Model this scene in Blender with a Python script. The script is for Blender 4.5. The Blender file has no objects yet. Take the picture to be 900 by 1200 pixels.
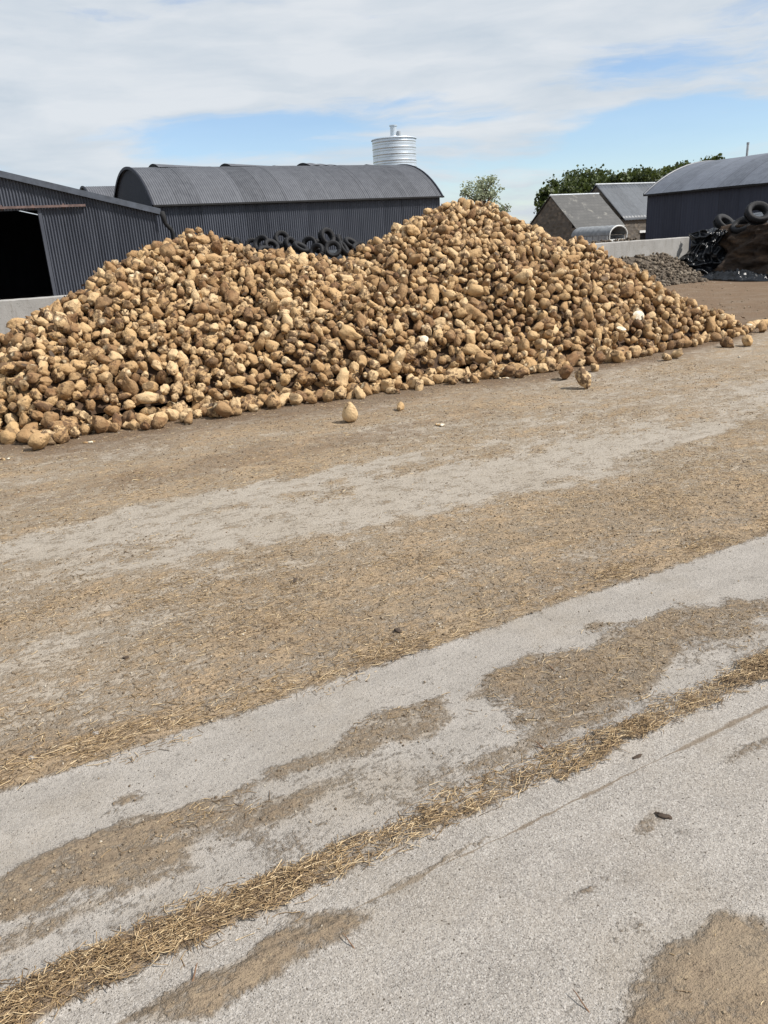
import bpy, bmesh, math, random
import numpy as np
from mathutils import Vector, Matrix, noise as mnoise
rng = np.random.default_rng(7); random.seed(7)
S = bpy.context.scene; COL = S.collection
R = math.radians
# ------------------------------------------------------------------ camera
EYE = 1.65; PITCH = R(19.6); ROLL = R(3.3)
cd = bpy.data.cameras.new('camera'); cam = bpy.data.objects.new('camera', cd); COL.objects.link(cam)
cd.sensor_fit = 'VERTICAL'; cd.sensor_height = 36; cd.sensor_width = 27; cd.lens = 27
cd.clip_start = .05; cd.clip_end = 6000
CM = Matrix.Rotation(math.pi/2-PITCH, 3, 'X') @ Matrix.Rotation(-ROLL, 3, 'Z')
cam.matrix_world = Matrix.Translation((0, 0, EYE)) @ CM.to_4x4()
S.camera = cam
# ------------------------------------------------------------------ light
SUN_EL, SUN_AZ = R(50), R(106)            # azimuth clockwise from +Y
sd = bpy.data.lights.new('sun', 'SUN'); sd.energy = 5.0; sd.angle = R(.55); sd.color = (1, .955, .89)
sun = bpy.data.objects.new('sun', sd); COL.objects.link(sun)
tosun = Vector((math.sin(SUN_AZ)*math.cos(SUN_EL), math.cos(SUN_AZ)*math.cos(SUN_EL), math.sin(SUN_EL)))
sun.rotation_euler = tosun.to_track_quat('Z', 'Y').to_euler(); sun.location = (20, -10, 30)
S.view_settings.view_transform = 'Standard'; S.view_settings.look = 'None'
S.view_settings.gamma = 1; S.view_settings.exposure = 0.27
S.view_settings.use_curve_mapping = False

def ray(px, py): return CM @ Vector((px-450, 600-py, -900))
def ground(px, py, z=0):
    d = ray(px, py); return Vector((0, 0, EYE)) + d*((z-EYE)/d.z)
def at(px, py, Y):
    d = ray(px, py); return Vector((0, 0, EYE)) + d*(Y/d.y)
TH = R(62); U = Vector((math.sin(TH), math.cos(TH), 0)); V = Vector((-math.cos(TH), math.sin(TH), 0))
ROT_U = R(28); ROT_V = R(-62)             # yard axes: local x along U, or along -V
def onplane(px, py, P0, D):
    d = ray(px, py); n = Vector((-D.y, D.x, 0)); E = Vector((0, 0, EYE))
    return E + d*((P0-E).dot(n)/d.dot(n))
CMi = CM.transposed()
def proj(p):
    q = CMi @ (Vector(p)-Vector((0, 0, EYE))); return 450+900*q.x/-q.z, 600-900*q.y/-q.z

# ------------------------------------------------------------------ node helpers
class NT:
    def __init__(s, nt): s.nt = nt; s.n = nt.nodes; s.l = nt.links
    def add(s, t, **k):
        x = s.n.new(t)
        for a, b in k.items():
            if a.startswith('i_'):
                key = a[2:]; key = int(key) if key.isdigit() else key
                s.set(x, key, b)
            else: setattr(x, a, b)
        return x
    def set(s, x, key, b):
        if isinstance(b, bpy.types.NodeSocket): s.l.new(b, x.inputs[key])
        elif isinstance(b, bpy.types.Node): s.l.new(b.outputs[0], x.inputs[key])
        else: x.inputs[key].default_value = b
    def math(s, op, a, b=0., c=None, clamp=False):
        x = s.add('ShaderNodeMath', operation=op, use_clamp=clamp); s.set(x, 0, a); s.set(x, 1, b)
        if c is not None: s.set(x, 2, c)
        return x.outputs[0]
    def noise(s, vec, scale, detail=4, rough=.55, dist=0):
        x = s.add('ShaderNodeTexNoise'); s.set(x, 'Vector', vec)
        x.inputs['Scale'].default_value = scale; x.inputs['Detail'].default_value = detail
        x.inputs['Roughness'].default_value = rough; x.inputs['Distortion'].default_value = dist
        return x.outputs[0]
    def ramp(s, fac, stops):
        x = s.add('ShaderNodeValToRGB'); s.set(x, 0, fac); e = x.color_ramp.elements
        while len(e) < len(stops): e.new(.5)
        for el, (p, c) in zip(e, stops):
            el.position = p; el.color = (*c, 1) if len(c) == 3 else c
        return x.outputs[0]
    def sm(s, fac, a, b):
        x = s.add('ShaderNodeMapRange', interpolation_type='SMOOTHSTEP'); s.set(x, 0, fac)
        s.set(x, 1, a); s.set(x, 2, b); return x.outputs[0]
    def mix(s, fac, a, b, mode='MIX'):
        x = s.add('ShaderNodeMix', data_type='RGBA', blend_type=mode)
        s.set(x, 0, fac)
        s.set(x, 6, (*a, 1) if isinstance(a, tuple) else a); s.set(x, 7, (*b, 1) if isinstance(b, tuple) else b)
        return x.outputs[2]
    def scale(s, vec, sc):
        x = s.add('ShaderNodeVectorMath', operation='MULTIPLY'); s.set(x, 0, vec); x.inputs[1].default_value = sc
        return x.outputs[0]
def newmat(name):
    m = bpy.data.materials.new(name); m.use_nodes = True; m.node_tree.nodes.clear(); t = NT(m.node_tree)
    out = t.add('ShaderNodeOutputMaterial'); b = t.add('ShaderNodeBsdfPrincipled'); t.l.new(b.outputs[0], out.inputs[0])
    return m, t, b
def bump(t, b, h, strength=.5, dist=.01):
    x = t.add('ShaderNodeBump'); x.inputs['Strength'].default_value = strength; x.inputs['Distance'].default_value = dist
    t.set(x, 'Height', h); t.l.new(x.outputs[0], b.inputs['Normal'])
def simple(name, col, rough=.7, metal=0, var=.25, sc=3., bsc=0, bd=.004, spec=.5, detail=5):
    m, t, b = newmat(name); co = t.add('ShaderNodeTexCoord').outputs['Object']
    n = t.noise(co, sc, detail, .6)
    lo = tuple(c*(1-var) for c in col); hi = tuple(min(1, c*(1+var)) for c in col)
    t.set(b, 'Base Color', t.ramp(n, [(.3, lo), (.7, hi)]))
    b.inputs['Roughness'].default_value = rough; b.inputs['Metallic'].default_value = metal
    b.inputs['Specular IOR Level'].default_value = spec
    if bsc: bump(t, b, t.noise(co, bsc, 4), .6, bd)
    return m

# ------------------------------------------------------------------ world: sky with broken high cloud
W = bpy.data.worlds.new('World'); S.world = W; W.use_nodes = True; W.node_tree.nodes.clear(); t = NT(W.node_tree)
sky = t.add('ShaderNodeTexSky', sky_type='NISHITA'); sky.sun_disc = False
sky.sun_elevation = SUN_EL; sky.sun_rotation = SUN_AZ; sky.air_density = 1.0; sky.dust_density = .15; sky.ozone_density = 1.5
bg1 = t.add('ShaderNodeBackground'); t.set(bg1, 0, t.mix(1.0, sky.outputs[0], (.95, 1.05, 1.20), 'MULTIPLY')); bg1.inputs[1].default_value = .103
co = t.add('ShaderNodeTexCoord').outputs['Generated']
sep = t.add('ShaderNodeSeparateXYZ'); t.set(sep, 0, co)
warp = t.add('ShaderNodeTexNoise'); t.set(warp, 'Vector', t.scale(co, (3, 3, 9))); warp.inputs['Scale'].default_value = 1.3; warp.inputs['Detail'].default_value = 5
wv = t.add('ShaderNodeVectorMath', operation='MULTIPLY_ADD'); t.set(wv, 0, warp.outputs['Color']); wv.inputs[1].default_value = (.22, .22, .05); t.set(wv, 2, co)
sc = t.scale(wv.outputs[0], (2.2, 2.2, 17))
n1 = t.noise(sc, 1.6, 9, .56)
n2 = t.noise(t.scale(wv.outputs[0], (5, 5, 34)), 1.7, 8, .6)
cov = t.math('ADD', t.math('MULTIPLY', n1, .65), t.math('MULTIPLY', n2, .35))
sw = t.add('ShaderNodeSeparateXYZ'); t.set(sw, 0, wv.outputs[0])
gapsum = None
for (px, py, rx, ry, s_) in [(350, 153, 115, 20, .30), (765, 152, 110, 30, .30), (255, 160, 80, 13, .12), (765, 72, 60, 11, .15), (600, 215, 240, 40, .08), (860, 170, 90, 40, .05), (130, 158, 70, 8, .08), (480, 110, 60, 8, .08), (880, 5, 40, 10, .05), (60, 140, 80, 30, -.10), (620, 158, 90, 13, -.12), (240, 186, 200, 12, -.05), (450, 60, 600, 45, -.15)]:
    d = ray(px, py).normalized(); kx = rx/950; kz = ry/950
    ax = t.math('DIVIDE', t.math('SUBTRACT', sw.outputs[0], d.x+.11), kx)
    az = t.math('DIVIDE', t.math('SUBTRACT', t.math('ADD', sw.outputs[2], t.math('MULTIPLY', sw.outputs[0], -.058)), d.z+.025-.058*(d.x+.11)), kz)
    r2 = t.math('ADD', t.math('MULTIPLY', ax, ax), t.math('MULTIPLY', az, az))
    gsn = t.math('MULTIPLY', t.math('POWER', 2.71828, t.math('MULTIPLY', r2, -.8)), s_)
    gapsum = gsn if gapsum is None else t.math('ADD', gapsum, gsn)
front = t.sm(sep.outputs[1], .2, .5)
cov = t.math('SUBTRACT', t.math('ADD', cov, .055), t.math('MULTIPLY', gapsum, front))
mask = t.sm(cov, .36, .58)
mask = t.math('MULTIPLY_ADD', mask, .82, .13)
shade = t.noise(t.scale(wv.outputs[0], (2.4, 2.4, 14)), 2.3, 6, .55)
ccol = t.ramp(t.math('ADD', t.math('MULTIPLY', shade, .8), t.math('MULTIPLY', cov, .25)), [(.32, (.62, .71, .80)), (.66, (.86, .90, .94))])
bg2 = t.add('ShaderNodeBackground'); t.set(bg2, 0, ccol); bg2.inputs[1].default_value = .735
mx = t.add('ShaderNodeMixShader'); t.set(mx, 0, mask); t.l.new(bg1.outputs[0], mx.inputs[1]); t.l.new(bg2.outputs[0], mx.inputs[2])
wo = t.add('ShaderNodeOutputWorld'); t.l.new(mx.outputs[0], wo.inputs[0])

# ------------------------------------------------------------------ object helpers
def tag(o, label=None, cat=None, group=None, kind=None):
    for k, v in (('label', label), ('category', cat), ('group', group), ('kind', kind)):
        if v: o[k] = v
    return o
def empty(name, loc, rz, label, cat, group=None, rot=None):
    o = bpy.data.objects.new(name, None); COL.objects.link(o); o.location = loc
    o.rotation_euler = rot if rot else (0, 0, rz); o.empty_display_size = .3
    return tag(o, label, cat, group)
class MB:
    def __init__(s): s.v = []; s.f = []
    def quadgrid(s, P):                                  # P[i][j] grid of points
        b = len(s.v); n = len(P); m = len(P[0])
        for r_ in P: s.v += [tuple(p) for p in r_]
        for i in range(n-1):
            for j in range(m-1):
                s.f.append((b+i*m+j, b+(i+1)*m+j, b+(i+1)*m+j+1, b+i*m+j+1))
        return s
    def box(s, x0, x1, y0, y1, z0, z1):
        b = len(s.v)
        s.v += [(x, y, z) for x in (x0, x1) for y in (y0, y1) for z in (z0, z1)]
        s.f += [tuple(b+i for i in q) for q in ((0, 1, 3, 2), (4, 6, 7, 5), (0, 4, 5, 1), (2, 3, 7, 6), (0, 2, 6, 4), (1, 5, 7, 3))]
        return s
    def tube(s, pts, r, n=10, cap=True):
        b = len(s.v); pts = [Vector(p) for p in pts]; rs = r if isinstance(r, (list, tuple)) else [r]*len(pts)
        for i, p in enumerate(pts):
            d = (pts[min(i+1, len(pts)-1)]-pts[max(i-1, 0)]).normalized()
            a = d.orthogonal().normalized() if i == 0 else (a-d*a.dot(d)).normalized()
            c = d.cross(a)
            for k in range(n):
                w = 2*math.pi*k/n; s.v.append(tuple(p+(a*math.cos(w)+c*math.sin(w))*rs[i]))
        for i in range(len(pts)-1):
            for k in range(n):
                s.f.append((b+i*n+k, b+i*n+(k+1) % n, b+(i+1)*n+(k+1) % n, b+(i+1)*n+k))
        if cap:
            s.f.append(tuple(b+k for k in range(n))[::-1]); s.f.append(tuple(b+(len(pts)-1)*n+k for k in range(n)))
        return s
    def poly(s, pts):
        b = len(s.v); s.v += [tuple(p) for p in pts]; s.f.append(tuple(range(b, b+len(pts)))); return s
    def build(s, name, mat, parent=None, smooth=False, solid=0, bevel=0):
        me = bpy.data.meshes.new(name); me.from_pydata(s.v, [], s.f); me.update()
        if smooth: me.polygons.foreach_set('use_smooth', [True]*len(me.polygons))
        me.materials.append(mat)
        o = bpy.data.objects.new(name, me); COL.objects.link(o); o.parent = parent
        if solid:
            md = o.modifiers.new('thick', 'SOLIDIFY'); md.thickness = solid; md.offset = 0
        if bevel:
            md = o.modifiers.new('bevel', 'BEVEL'); md.width = bevel; md.segments = 2; md.limit_method = 'ANGLE'
        return o
def zc(v0, idx_n=0):
    z = v0[:, 2]; rr = np.hypot(v0[:, 0], v0[:, 1])
    return np.stack([sstep(-.60, -.80, z)*1.0, (1-sstep(.32, .5, rr))*(z < 0), sstep(.80, 1.0, z), z*0+1], -1)
def npmesh(name, v, f, mat, smooth=True, cols=None):
    """v (N,3) f (M,k) arrays to a mesh object"""
    me = bpy.data.meshes.new(name); k = f.shape[1]
    me.vertices.add(len(v)); me.vertices.foreach_set('co', np.ascontiguousarray(v, dtype=np.float32).ravel())
    me.loops.add(f.size); me.loops.foreach_set('vertex_index', np.ascontiguousarray(f, dtype=np.int32).ravel())
    me.polygons.add(len(f)); me.polygons.foreach_set('loop_start', np.arange(0, f.size, k, dtype=np.int32))
    me.polygons.foreach_set('loop_total', np.full(len(f), k, dtype=np.int32))
    me.update(calc_edges=True)
    if smooth: me.polygons.foreach_set('use_smooth', np.ones(len(f), dtype=bool))
    if cols is not None:
        a = me.color_attributes.new('mask', 'FLOAT_COLOR', 'POINT'); a.data.foreach_set('color', np.ascontiguousarray(cols, dtype=np.float32).ravel())
    me.materials.append(mat)
    o = bpy.data.objects.new(name, me); COL.objects.link(o); return o
def vnoise(x, y, seed=0):
    x = np.asarray(x, float); y = np.asarray(y, float)
    xi = np.floor(x).astype(np.int64); yi = np.floor(y).astype(np.int64); xf = x-xi; yf = y-yi
    def h(a, b):
        n = (a*374761393 + b*668265263 + seed*1442695) & 0xffffffff
        n = ((n ^ (n >> 13))*1274126177) & 0xffffffff
        return ((n ^ (n >> 16)) & 0xffff)/65535.
    sx = xf*xf*(3-2*xf); sy = yf*yf*(3-2*yf)
    return (h(xi, yi)*(1-sx)+h(xi+1, yi)*sx)*(1-sy)+(h(xi, yi+1)*(1-sx)+h(xi+1, yi+1)*sx)*sy
def fbm(x, y, seed=0, o=4):
    r = 0; a = .5; tot = 0
    for i in range(o):
        r = r+a*vnoise(x*2**i+17.3*i, y*2**i-9.1*i, seed+i); tot += a; a *= .5
    return r/tot
def sstep(a, b, x):
    t_ = np.clip((x-a)/(b-a), 0, 1); return t_*t_*(3-2*t_)

# ------------------------------------------------------------------ ground
def axis(a0, a1, s0, k, c=0.):
    p = [c]
    while p[-1] < a1: p.append(p[-1]+max(s0, k*abs(p[-1]-c)))
    q = [c]
    while q[-1] > a0: q.append(q[-1]-max(s0, k*abs(q[-1]-c)))
    return np.array(q[:0:-1]+p)
gx = axis(-3000, 3000, .024, .022); 
gy = np.concatenate([-np.array([3000, 1000, 300, 100, 40, 20, 10, 5, 3, 2, 1.2, .6, .2]), axis(-.05, 3000, .018, .0135, 0)[1:]+.1])
X, Y = np.meshgrid(gx, gy)
Us = X*U.x+Y*U.y; Vs = X*V.x+Y*V.y
def P_(px, py):
    g = ground(px, py); return g.x*U.x+g.y*U.y, g.x*V.x+g.y*V.y
def ell(px, py, hu, hv, s_, seed=0):
    cu, cv = P_(px, py)
    wu = (fbm(Us*3, Vs*6, seed+50)-.5)*1.5*hu; wv_ = (fbm(Us*5+9, Vs*9, seed+70, 5)-.5)*2.6*hv
    r2 = ((Us-cu+wu)/hu)**2+((Vs-cv+wv_)/hv)**2
    return s_*(1-sstep(.0, 2.6, r2))
v1 = 2.45+.03*(fbm(Us*1.3, Us*0, 3)-.5)+.012*(fbm(Us*9, Vs*9, 5)-.5)
D = np.full(X.shape, -.50)+.3*(fbm(Us*1.5, Vs*2, 12)-.5); ST = np.zeros(X.shape)
mid = (Vs > 1.6)
D = np.where(mid, -.02+.8*(fbm(Us*2.5, Vs*7, 11)-.5), D)
D = np.where(Vs > 1.98, D-.42*(sstep(1.98, 2.14, Vs+.12*(fbm(Us*2, Vs*4, 21)-.5))), D)
for a in [(150, 985, .46, .105, 1), (60, 1010, .3, .08, .6), (440, 868, .3, .08, .85), (470, 835, .2, .05, .8), (720, 775, .52, .19, 1), (610, 795, .25, .05, .9), (860, 720, .35, .10, .85),
          (650, 860, .4, .07, .75), (300, 1125, .22, .055, 1), (845, 1150, .17, .14, 1.2), (900, 1190, .2, .1, 1.1), (230, 1150, .12, .03, .75), (380, 1100, .12, .03, .8), (520, 1010, .2, .012, .7), (880, 880, .2, .02, .5), (330, 945, .3, .05, .85), (690, 1040, .07, .022, .45), (760, 962, .07, .03, .6),
          (80, 1075, .35, .035, .65), (540, 905, .25, .03, .5), (735, 1085, .06, .06, .38)]:
    D = np.maximum(D, ell(*a, seed=int(a[0]))*1.42-.50)
joint = np.exp(-((Vs-1.432-.01*(fbm(Us*3, Us*0, 9)-.5))/.011)**2)

# yard beyond the slab edge
yard = sstep(-.004, .02, Vs-v1)
far = np.hypot(X, Y)
yd = .58+1.05*(fbm(Us*.9, Vs*2.6, 41, 5)-.5)+.3*(fbm(Us*5, Vs*9, 43)-.5)
yd += .32*np.exp(-((Vs-2.45)/.28)**2)
for a in [(200, 597, 1.5, .17, .6), (60, 640, .8, .16, .3), (560, 562, 1.9, .38, .62), (700, 530, 1.4, .30, .4), (430, 600, 1.0, .16, .5), (160, 700, .5, .08, .35), (60, 760, .4, .09, .3), (400, 555, .6, .15, .3),
          (320, 790, .3, .06, .35), (90, 845, .3, .08, .45), (830, 470, 2, .5, .4), (660, 690, .3, .04, .3)]:
    yd = yd-ell(*a, seed=int(a[0])+3)
D = D*(1-yard)+yard*np.clip(yd, .02, 1.15)
strip = sstep(1.53, 1.552, Vs+.05*(fbm(Us*7, Vs*7, 8)-.5))*(1-sstep(1.62, 1.70, Vs+.11*(fbm(Us*4, Vs*7, 18)-.5)))*(.45+.55*sstep(.35, .6, fbm(Us*4, Vs*10, 28)))
D = np.maximum(D, strip*1.7-.45)
ST = strip*.55
ST = np.maximum(ST, yard*(.50*np.exp(-((Vs-2.47)/.05)**2)*sstep(.40, .72, fbm(Us*2.6, Vs*6, 77))*(1-.6*sstep(.0, .9, Us))))
ST = np.maximum(ST, yard*np.clip(D, 0, 1)*(.16+.42*sstep(.42, .7, fbm(Us*3, Vs*5, 61)))*(1-sstep(3.5, 8, Vs)*.4))
for a in [(720, 775, .52, .19, .45), (840, 735, .35, .12, .35), (250, 950, .2, .06, .3), (470, 835, .2, .05, .35), (300, 1115, .2, .05, .13), (845, 1130, .16, .1, .4), (620, 795, .25, .04, .4), (230, 830, .5, .15, .35), (430, 760, .4, .1, .3)]:
    ST = np.maximum(ST, ell(*a, seed=int(a[0]))*(.6+.8*(fbm(Us*6, Vs*9, 90)-.3)))
# stain next to the heap foot
FOOT = [(-900, 700), (-500, 620), (-250, 556), (-120, 536), (0, 517), (45, 520), (110, 508), (200, 495), (300, 480), (370, 473), (450, 461), (520, 449), (580, 444), (640, 436), (700, 427), (760, 417), (820, 404), (860, 396), (896, 384)]
RIDGE = [(-900, 700), (-500, 610), (-250, 510), (-120, 452), (0, 384), (35, 362), (65, 345), (100, 324), (130, 300), (165, 284), (200, 269), (235, 263), (262, 268), (290, 278), (340, 287), (400, 290), (440, 277), (480, 252), (515, 235), (550, 226), (585, 234), (630, 256), (680, 273), (720, 291), (760, 317), (800, 341), (850, 364), (896, 383)]
def polar(pts, fn):
    a = []
    for px, py in pts: a.append(fn(px, py))
    a.sort(); return np.array(a)
def f_foot(px, py):
    if px < 0:      # continue the foot line on the ground, outside the frame
        q = ground(0, 517); k = -px/900; g = Vector((q.x-5.2*k, q.y-1.0*k, 0))
    else: g = ground(px, py)
    return (math.atan2(g.x, g.y), math.hypot(g.x, g.y))
def f_ridge(px, py):
    if px < 0:
        g = f_foot(px, py); e0 = ray(0, 392); e = e0.z/math.hypot(e0.x, e0.y); k = min(1, -px/900)
        return (g[0], (1-k)*e + k*(-EYE/(g[1]+.05)))
    d = ray(px, py); return (math.atan2(d.x, d.y), d.z/math.hypot(d.x, d.y)-.0045)
FT = polar(FOOT, f_foot); RD = polar(RIDGE, f_ridge)
AZ0, AZ1 = FT[0, 0], FT[-1, 0]
KS = .64
def pile_params(az):
    rf = np.interp(az, FT[:, 0], FT[:, 1]); te = np.interp(az, RD[:, 0], RD[:, 1])
    rr = np.maximum((EYE+KS*rf)/(KS-te), rf+.10); return rf, rr
def pileH(x, y):
    x = np.asarray(x, float); y = np.asarray(y, float)
    az = np.arctan2(x, y); r = np.hypot(x, y); rf, rr = pile_params(az)
    zr = np.maximum(KS*(rr-rf), .03)
    fr = (r-rf)/np.maximum(rr-rf, .05)
    prof = np.where(fr < 1, fr+.10*np.sin(np.pi*np.clip(fr, 0, 1)), 1-(r-rr)*.60/np.maximum(zr, .05))
    h = zr*prof
    h = h - .10*np.exp(-((fr-1)/.12)**2)*np.clip(zr, 0, 1)*.4
    gul = (.25+.75*(1-np.exp(-((fr-1)/.28)**2)))*(fbm(az*22+r*.6, r*1.1, 5, 3)-.5)*.34+(fbm(x*2.2, y*2.2, 15, 2)-.5)*.16
    h = h+gul*np.clip(h*1.6, 0, 1)
    end = np.minimum(sstep(AZ0, AZ0+.12, az), 1)*np.where(az > AZ1, 0, 1)
    return np.where((r < rf), (r-rf)*KS, h)*np.where(end > 0, 1, 0)-np.where(end > 0, 0, 1)
azg = np.arctan2(X, np.maximum(Y, .01)); rfg, rrg = pile_params(azg)
stain = np.exp(-np.clip((rfg-far), 0, 9)/(.25+.9*fbm(X*.9, Y*.9, 3)))*(Y > 1)*sstep(AZ0-.1, AZ0+.1, azg)*(1-sstep(AZ1-.02, AZ1+.12, azg)*.5)
stain = np.clip(stain*1.25, 0, 1)*.9
stain = np.maximum(stain, strip*.55)
stain = np.maximum(stain, .5*ell(300, 535, 2.5, .25, 1, 4))
stain = np.maximum(stain, sstep(14, 19, Y)*(.5+.4*fbm(X*.5, Y*1.0, 19)))
D = np.maximum(D, stain*1.4-.6)
bumpn = fbm(Us*14, Vs*14, 33, 3)
bump2 = fbm(Us*26, Vs*34, 37, 2)
Z = np.clip(D, 0, 1)*(.007*(.3+bumpn)+.007*np.clip(bump2-.45, 0, 1)*(far < 9))+strip*.012*(.5+fbm(Us*20, Vs*20, 2))-(1-yard)*sstep(2.35, 2.45, Vs)*0.0+yard*.005*np.exp(-((Vs-2.46)/.03)**2)
Z = Z+.012*(fbm(X*.5, Y*.5, 91)-.5)*sstep(2.5, 5, Vs)
drop = -1.35*sstep(38, 48, Y)*sstep(5, 9, X)
Z = Z*(far < 60)+drop*(1-sstep(150, 400, far))
GR = sstep(70, 76, Y+4*fbm(X*.1, Y*.1, 6))+sstep(60, 66, np.abs(X))+sstep(20, 26, -Y); GR = np.clip(GR, 0, 1)
def height_at(x, y):
    u = x*U.x+y*U.y; v = x*V.x+y*V.y; return .004
# ground material
m, t, b = newmat('yard_concrete'); co = t.add('ShaderNodeTexCoord').outputs['Object']
at_ = t.add('ShaderNodeVertexColor', layer_name='mask'); sp = t.add('ShaderNodeSeparateColor'); t.set(sp, 0, at_.outputs[0])
mp = t.add('ShaderNodeMapping', vector_type='POINT'); t.set(mp, 0, co); mp.inputs['Rotation'].default_value = (0, 0, -ROT_U)
uv = mp.outputs[0]
n_lo = t.noise(uv, 1.1, 5, .6); n_mid = t.noise(uv, 9, 5, .65); n_hi = t.noise(uv, 60, 4, .7); n_vh = t.noise(uv, 260, 2, .6)
n_st = t.noise(t.scale(uv, (1, 3.2, 1)), 2.2, 6, .65)
conc = t.mix(n_lo, (.262, .236, .206), (.325, .296, .262))
sepv = t.add('ShaderNodeSeparateXYZ'); t.set(sepv, 0, uv)
coarse = t.math('SUBTRACT', 1, t.math('MULTIPLY', t.sm(sepv.outputs[1], 1.5, 1.7), .62))
coarse = t.math('MULTIPLY', coarse, t.math('SUBTRACT', 1, t.math('MULTIPLY', t.sm(sepv.outputs[1], 3, 6), .5)))
conc = t.mix(t.sm(n_st, .35, .7), conc, t.mix(.45, conc, (.43, .395, .355)))
conc = t.mix(t.sm(n_mid, .5, .75), conc, (.245, .222, .195))
vor = t.add('ShaderNodeTexVoronoi'); t.set(vor, 'Vector', uv); vor.inputs['Scale'].default_value = 190
pit = t.sm(vor.outputs['Distance'], .30, .12)
va_ = t.add('ShaderNodeTexVoronoi'); t.set(va_, 'Vector', uv); va_.inputs['Scale'].default_value = 270
ha_ = t.add('ShaderNodeSeparateColor'); t.set(ha_, 0, va_.outputs['Color'])
conc = t.mix(t.math('MULTIPLY', t.sm(ha_.outputs[0], .62, .95), t.math('MULTIPLY', coarse, .50)), conc, (.55, .515, .475))
conc = t.mix(t.math('MULTIPLY', t.sm(ha_.outputs[1], .70, .95), t.math('MULTIPLY', coarse, .56)), conc, (.115, .098, .084))
scf = t.noise(t.scale(uv, (1.2, 5, 1)), 3.3, 7, .7)
conc = t.mix(t.math('MULTIPLY', t.sm(scf, .5, .68), .22), conc, (.19, .168, .145))
hole = t.add('ShaderNodeSeparateColor'); t.set(hole, 0, vor.outputs['Color'])
pit = t.math('MULTIPLY', pit, t.sm(hole.outputs[0], .45, .62))
conc = t.mix(t.math('MULTIPLY', pit, .75), conc, (.14, .125, .11))
conc = t.mix(t.math('MULTIPLY', t.sm(n_vh, .55, .66), .5), conc, (.46, .44, .42))
conc = t.mix(t.math('MULTIPLY', t.sm(n_hi, .52, .7), .45), conc, (.16, .148, .138))
vor2 = t.add('ShaderNodeTexVoronoi'); t.set(vor2, 'Vector', uv); vor2.inputs['Scale'].default_value = 45
h2 = t.add('ShaderNodeSeparateColor'); t.set(h2, 0, vor2.outputs['Color'])
spk = t.math('MULTIPLY', t.sm(vor2.outputs['Distance'], .16, .10), t.sm(h2.outputs[1], .6, .62))
conc = t.mix(spk, conc, (.09, .075, .06))
big = t.noise(t.scale(uv, (1, 1.6, 1)), 1.3, 6, .68)
farm_ = t.math('MULTIPLY', t.sm(sepv.outputs[1], 2.4, 2.8), .35)
dirt = t.mix(t.math('ADD', t.math('MULTIPLY', n_mid, .5), t.math('MULTIPLY', t.sm(big, .35, .65), .5)), (.215, .150, .092), (.43, .322, .208))
dirt = t.mix(t.math('MULTIPLY', t.sm(big, .50, .66), farm_), dirt, (.43, .285, .165))
dirt = t.mix(t.math('MULTIPLY', t.sm(n_hi, .48, .7), .7), dirt, (.38, .285, .19))
dirt = t.mix(t.math('MULTIPLY', t.math('SUBTRACT', 1, t.sm(sepv.outputs[1], 2.3, 2.6)), .68), dirt, (.200, .156, .112))
dirt = t.mix(t.sm(n_vh, .60, .75), dirt, (.10, .07, .045))
# straw chaff streaks far away
strk = t.noise(t.scale(uv, (1, 4.5, 1)), 26, 3, .75)
ff = t.math('MULTIPLY', t.math('SUBTRACT', t.noise(uv, 95, 4, .8), .5), 1.0)
sepy = t.add('ShaderNodeSeparateXYZ'); t.set(sepy, 0, uv)
farf = t.sm(sepy.outputs[1], 2.3, 4.5)
ck = t.math('ADD', t.math('MULTIPLY', strk, .5), t.math('ADD', t.math('MULTIPLY', t.noise(uv, 40, 5, .75), .5), t.math('MULTIPLY', ff, .4)))
dirt = t.mix(t.math('MULTIPLY', t.sm(ck, .52, .64), t.math('MULTIPLY_ADD', farf, .45, .25)), dirt, (.56, .43, .26))
dirt = t.mix(t.math('MULTIPLY', t.sm(ck, .46, .36), .62), dirt, (.085, .058, .036))
cl = t.noise(t.scale(uv, (1, 1.7, 1)), 6.5, 6, .75)
dirt = t.mix(t.math('MULTIPLY', t.sm(cl, .53, .66), .5), dirt, (.12, .085, .055))
dirt = t.mix(t.math('MULTIPLY', t.sm(cl, .46, .34), t.math('MULTIPLY', farf, .5)), dirt, (.36, .285, .20))
n_m2 = t.noise(t.scale(uv, (1, 1.8, 1)), 4.6, 7, .72); n_m3 = t.noise(t.scale(uv, (1, 1.5, 1)), 22, 5, .75)
conc = t.mix(t.math('MULTIPLY', t.sm(sepv.outputs[1], 2.45, 3.0), .5), conc, (.37, .315, .245))
df = t.math('ADD', sp.outputs[0], t.math('ADD', t.math('MULTIPLY', t.math('SUBTRACT', n_hi, .5), 1.9), t.math('MULTIPLY', t.math('SUBTRACT', n_mid, .5), 1.7)))
df = t.math('ADD', df, t.math('ADD', t.math('MULTIPLY', t.math('SUBTRACT', n_m2, .5), 2.0), t.math('MULTIPLY', t.math('SUBTRACT', n_m3, .5), 2.0)))
dm = t.sm(df, .05, .95)
dust = t.mix(t.math('MULTIPLY', t.sm(sp.outputs[0], .0, .6), .75), conc, t.mix(t.sm(sepv.outputs[1], 2.4, 3.4), (.30, .25, .195), (.385, .315, .235)))
col = t.mix(dm, dust, dirt)
col = t.mix(t.math('MULTIPLY', t.sm(t.math('ADD', sp.outputs[2], t.math('MULTIPLY', t.math('SUBTRACT', n_mid, .5), .7)), .2, .85), .85), col, t.mix(n_m3, (.095, .058, .034), (.21, .14, .088)))
grass = t.mix(n_mid, (.035, .06, .015), (.08, .11, .03))
at2 = t.add('ShaderNodeVertexColor', layer_name='mask')
col = t.mix(at2.outputs[1], col, grass)
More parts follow.
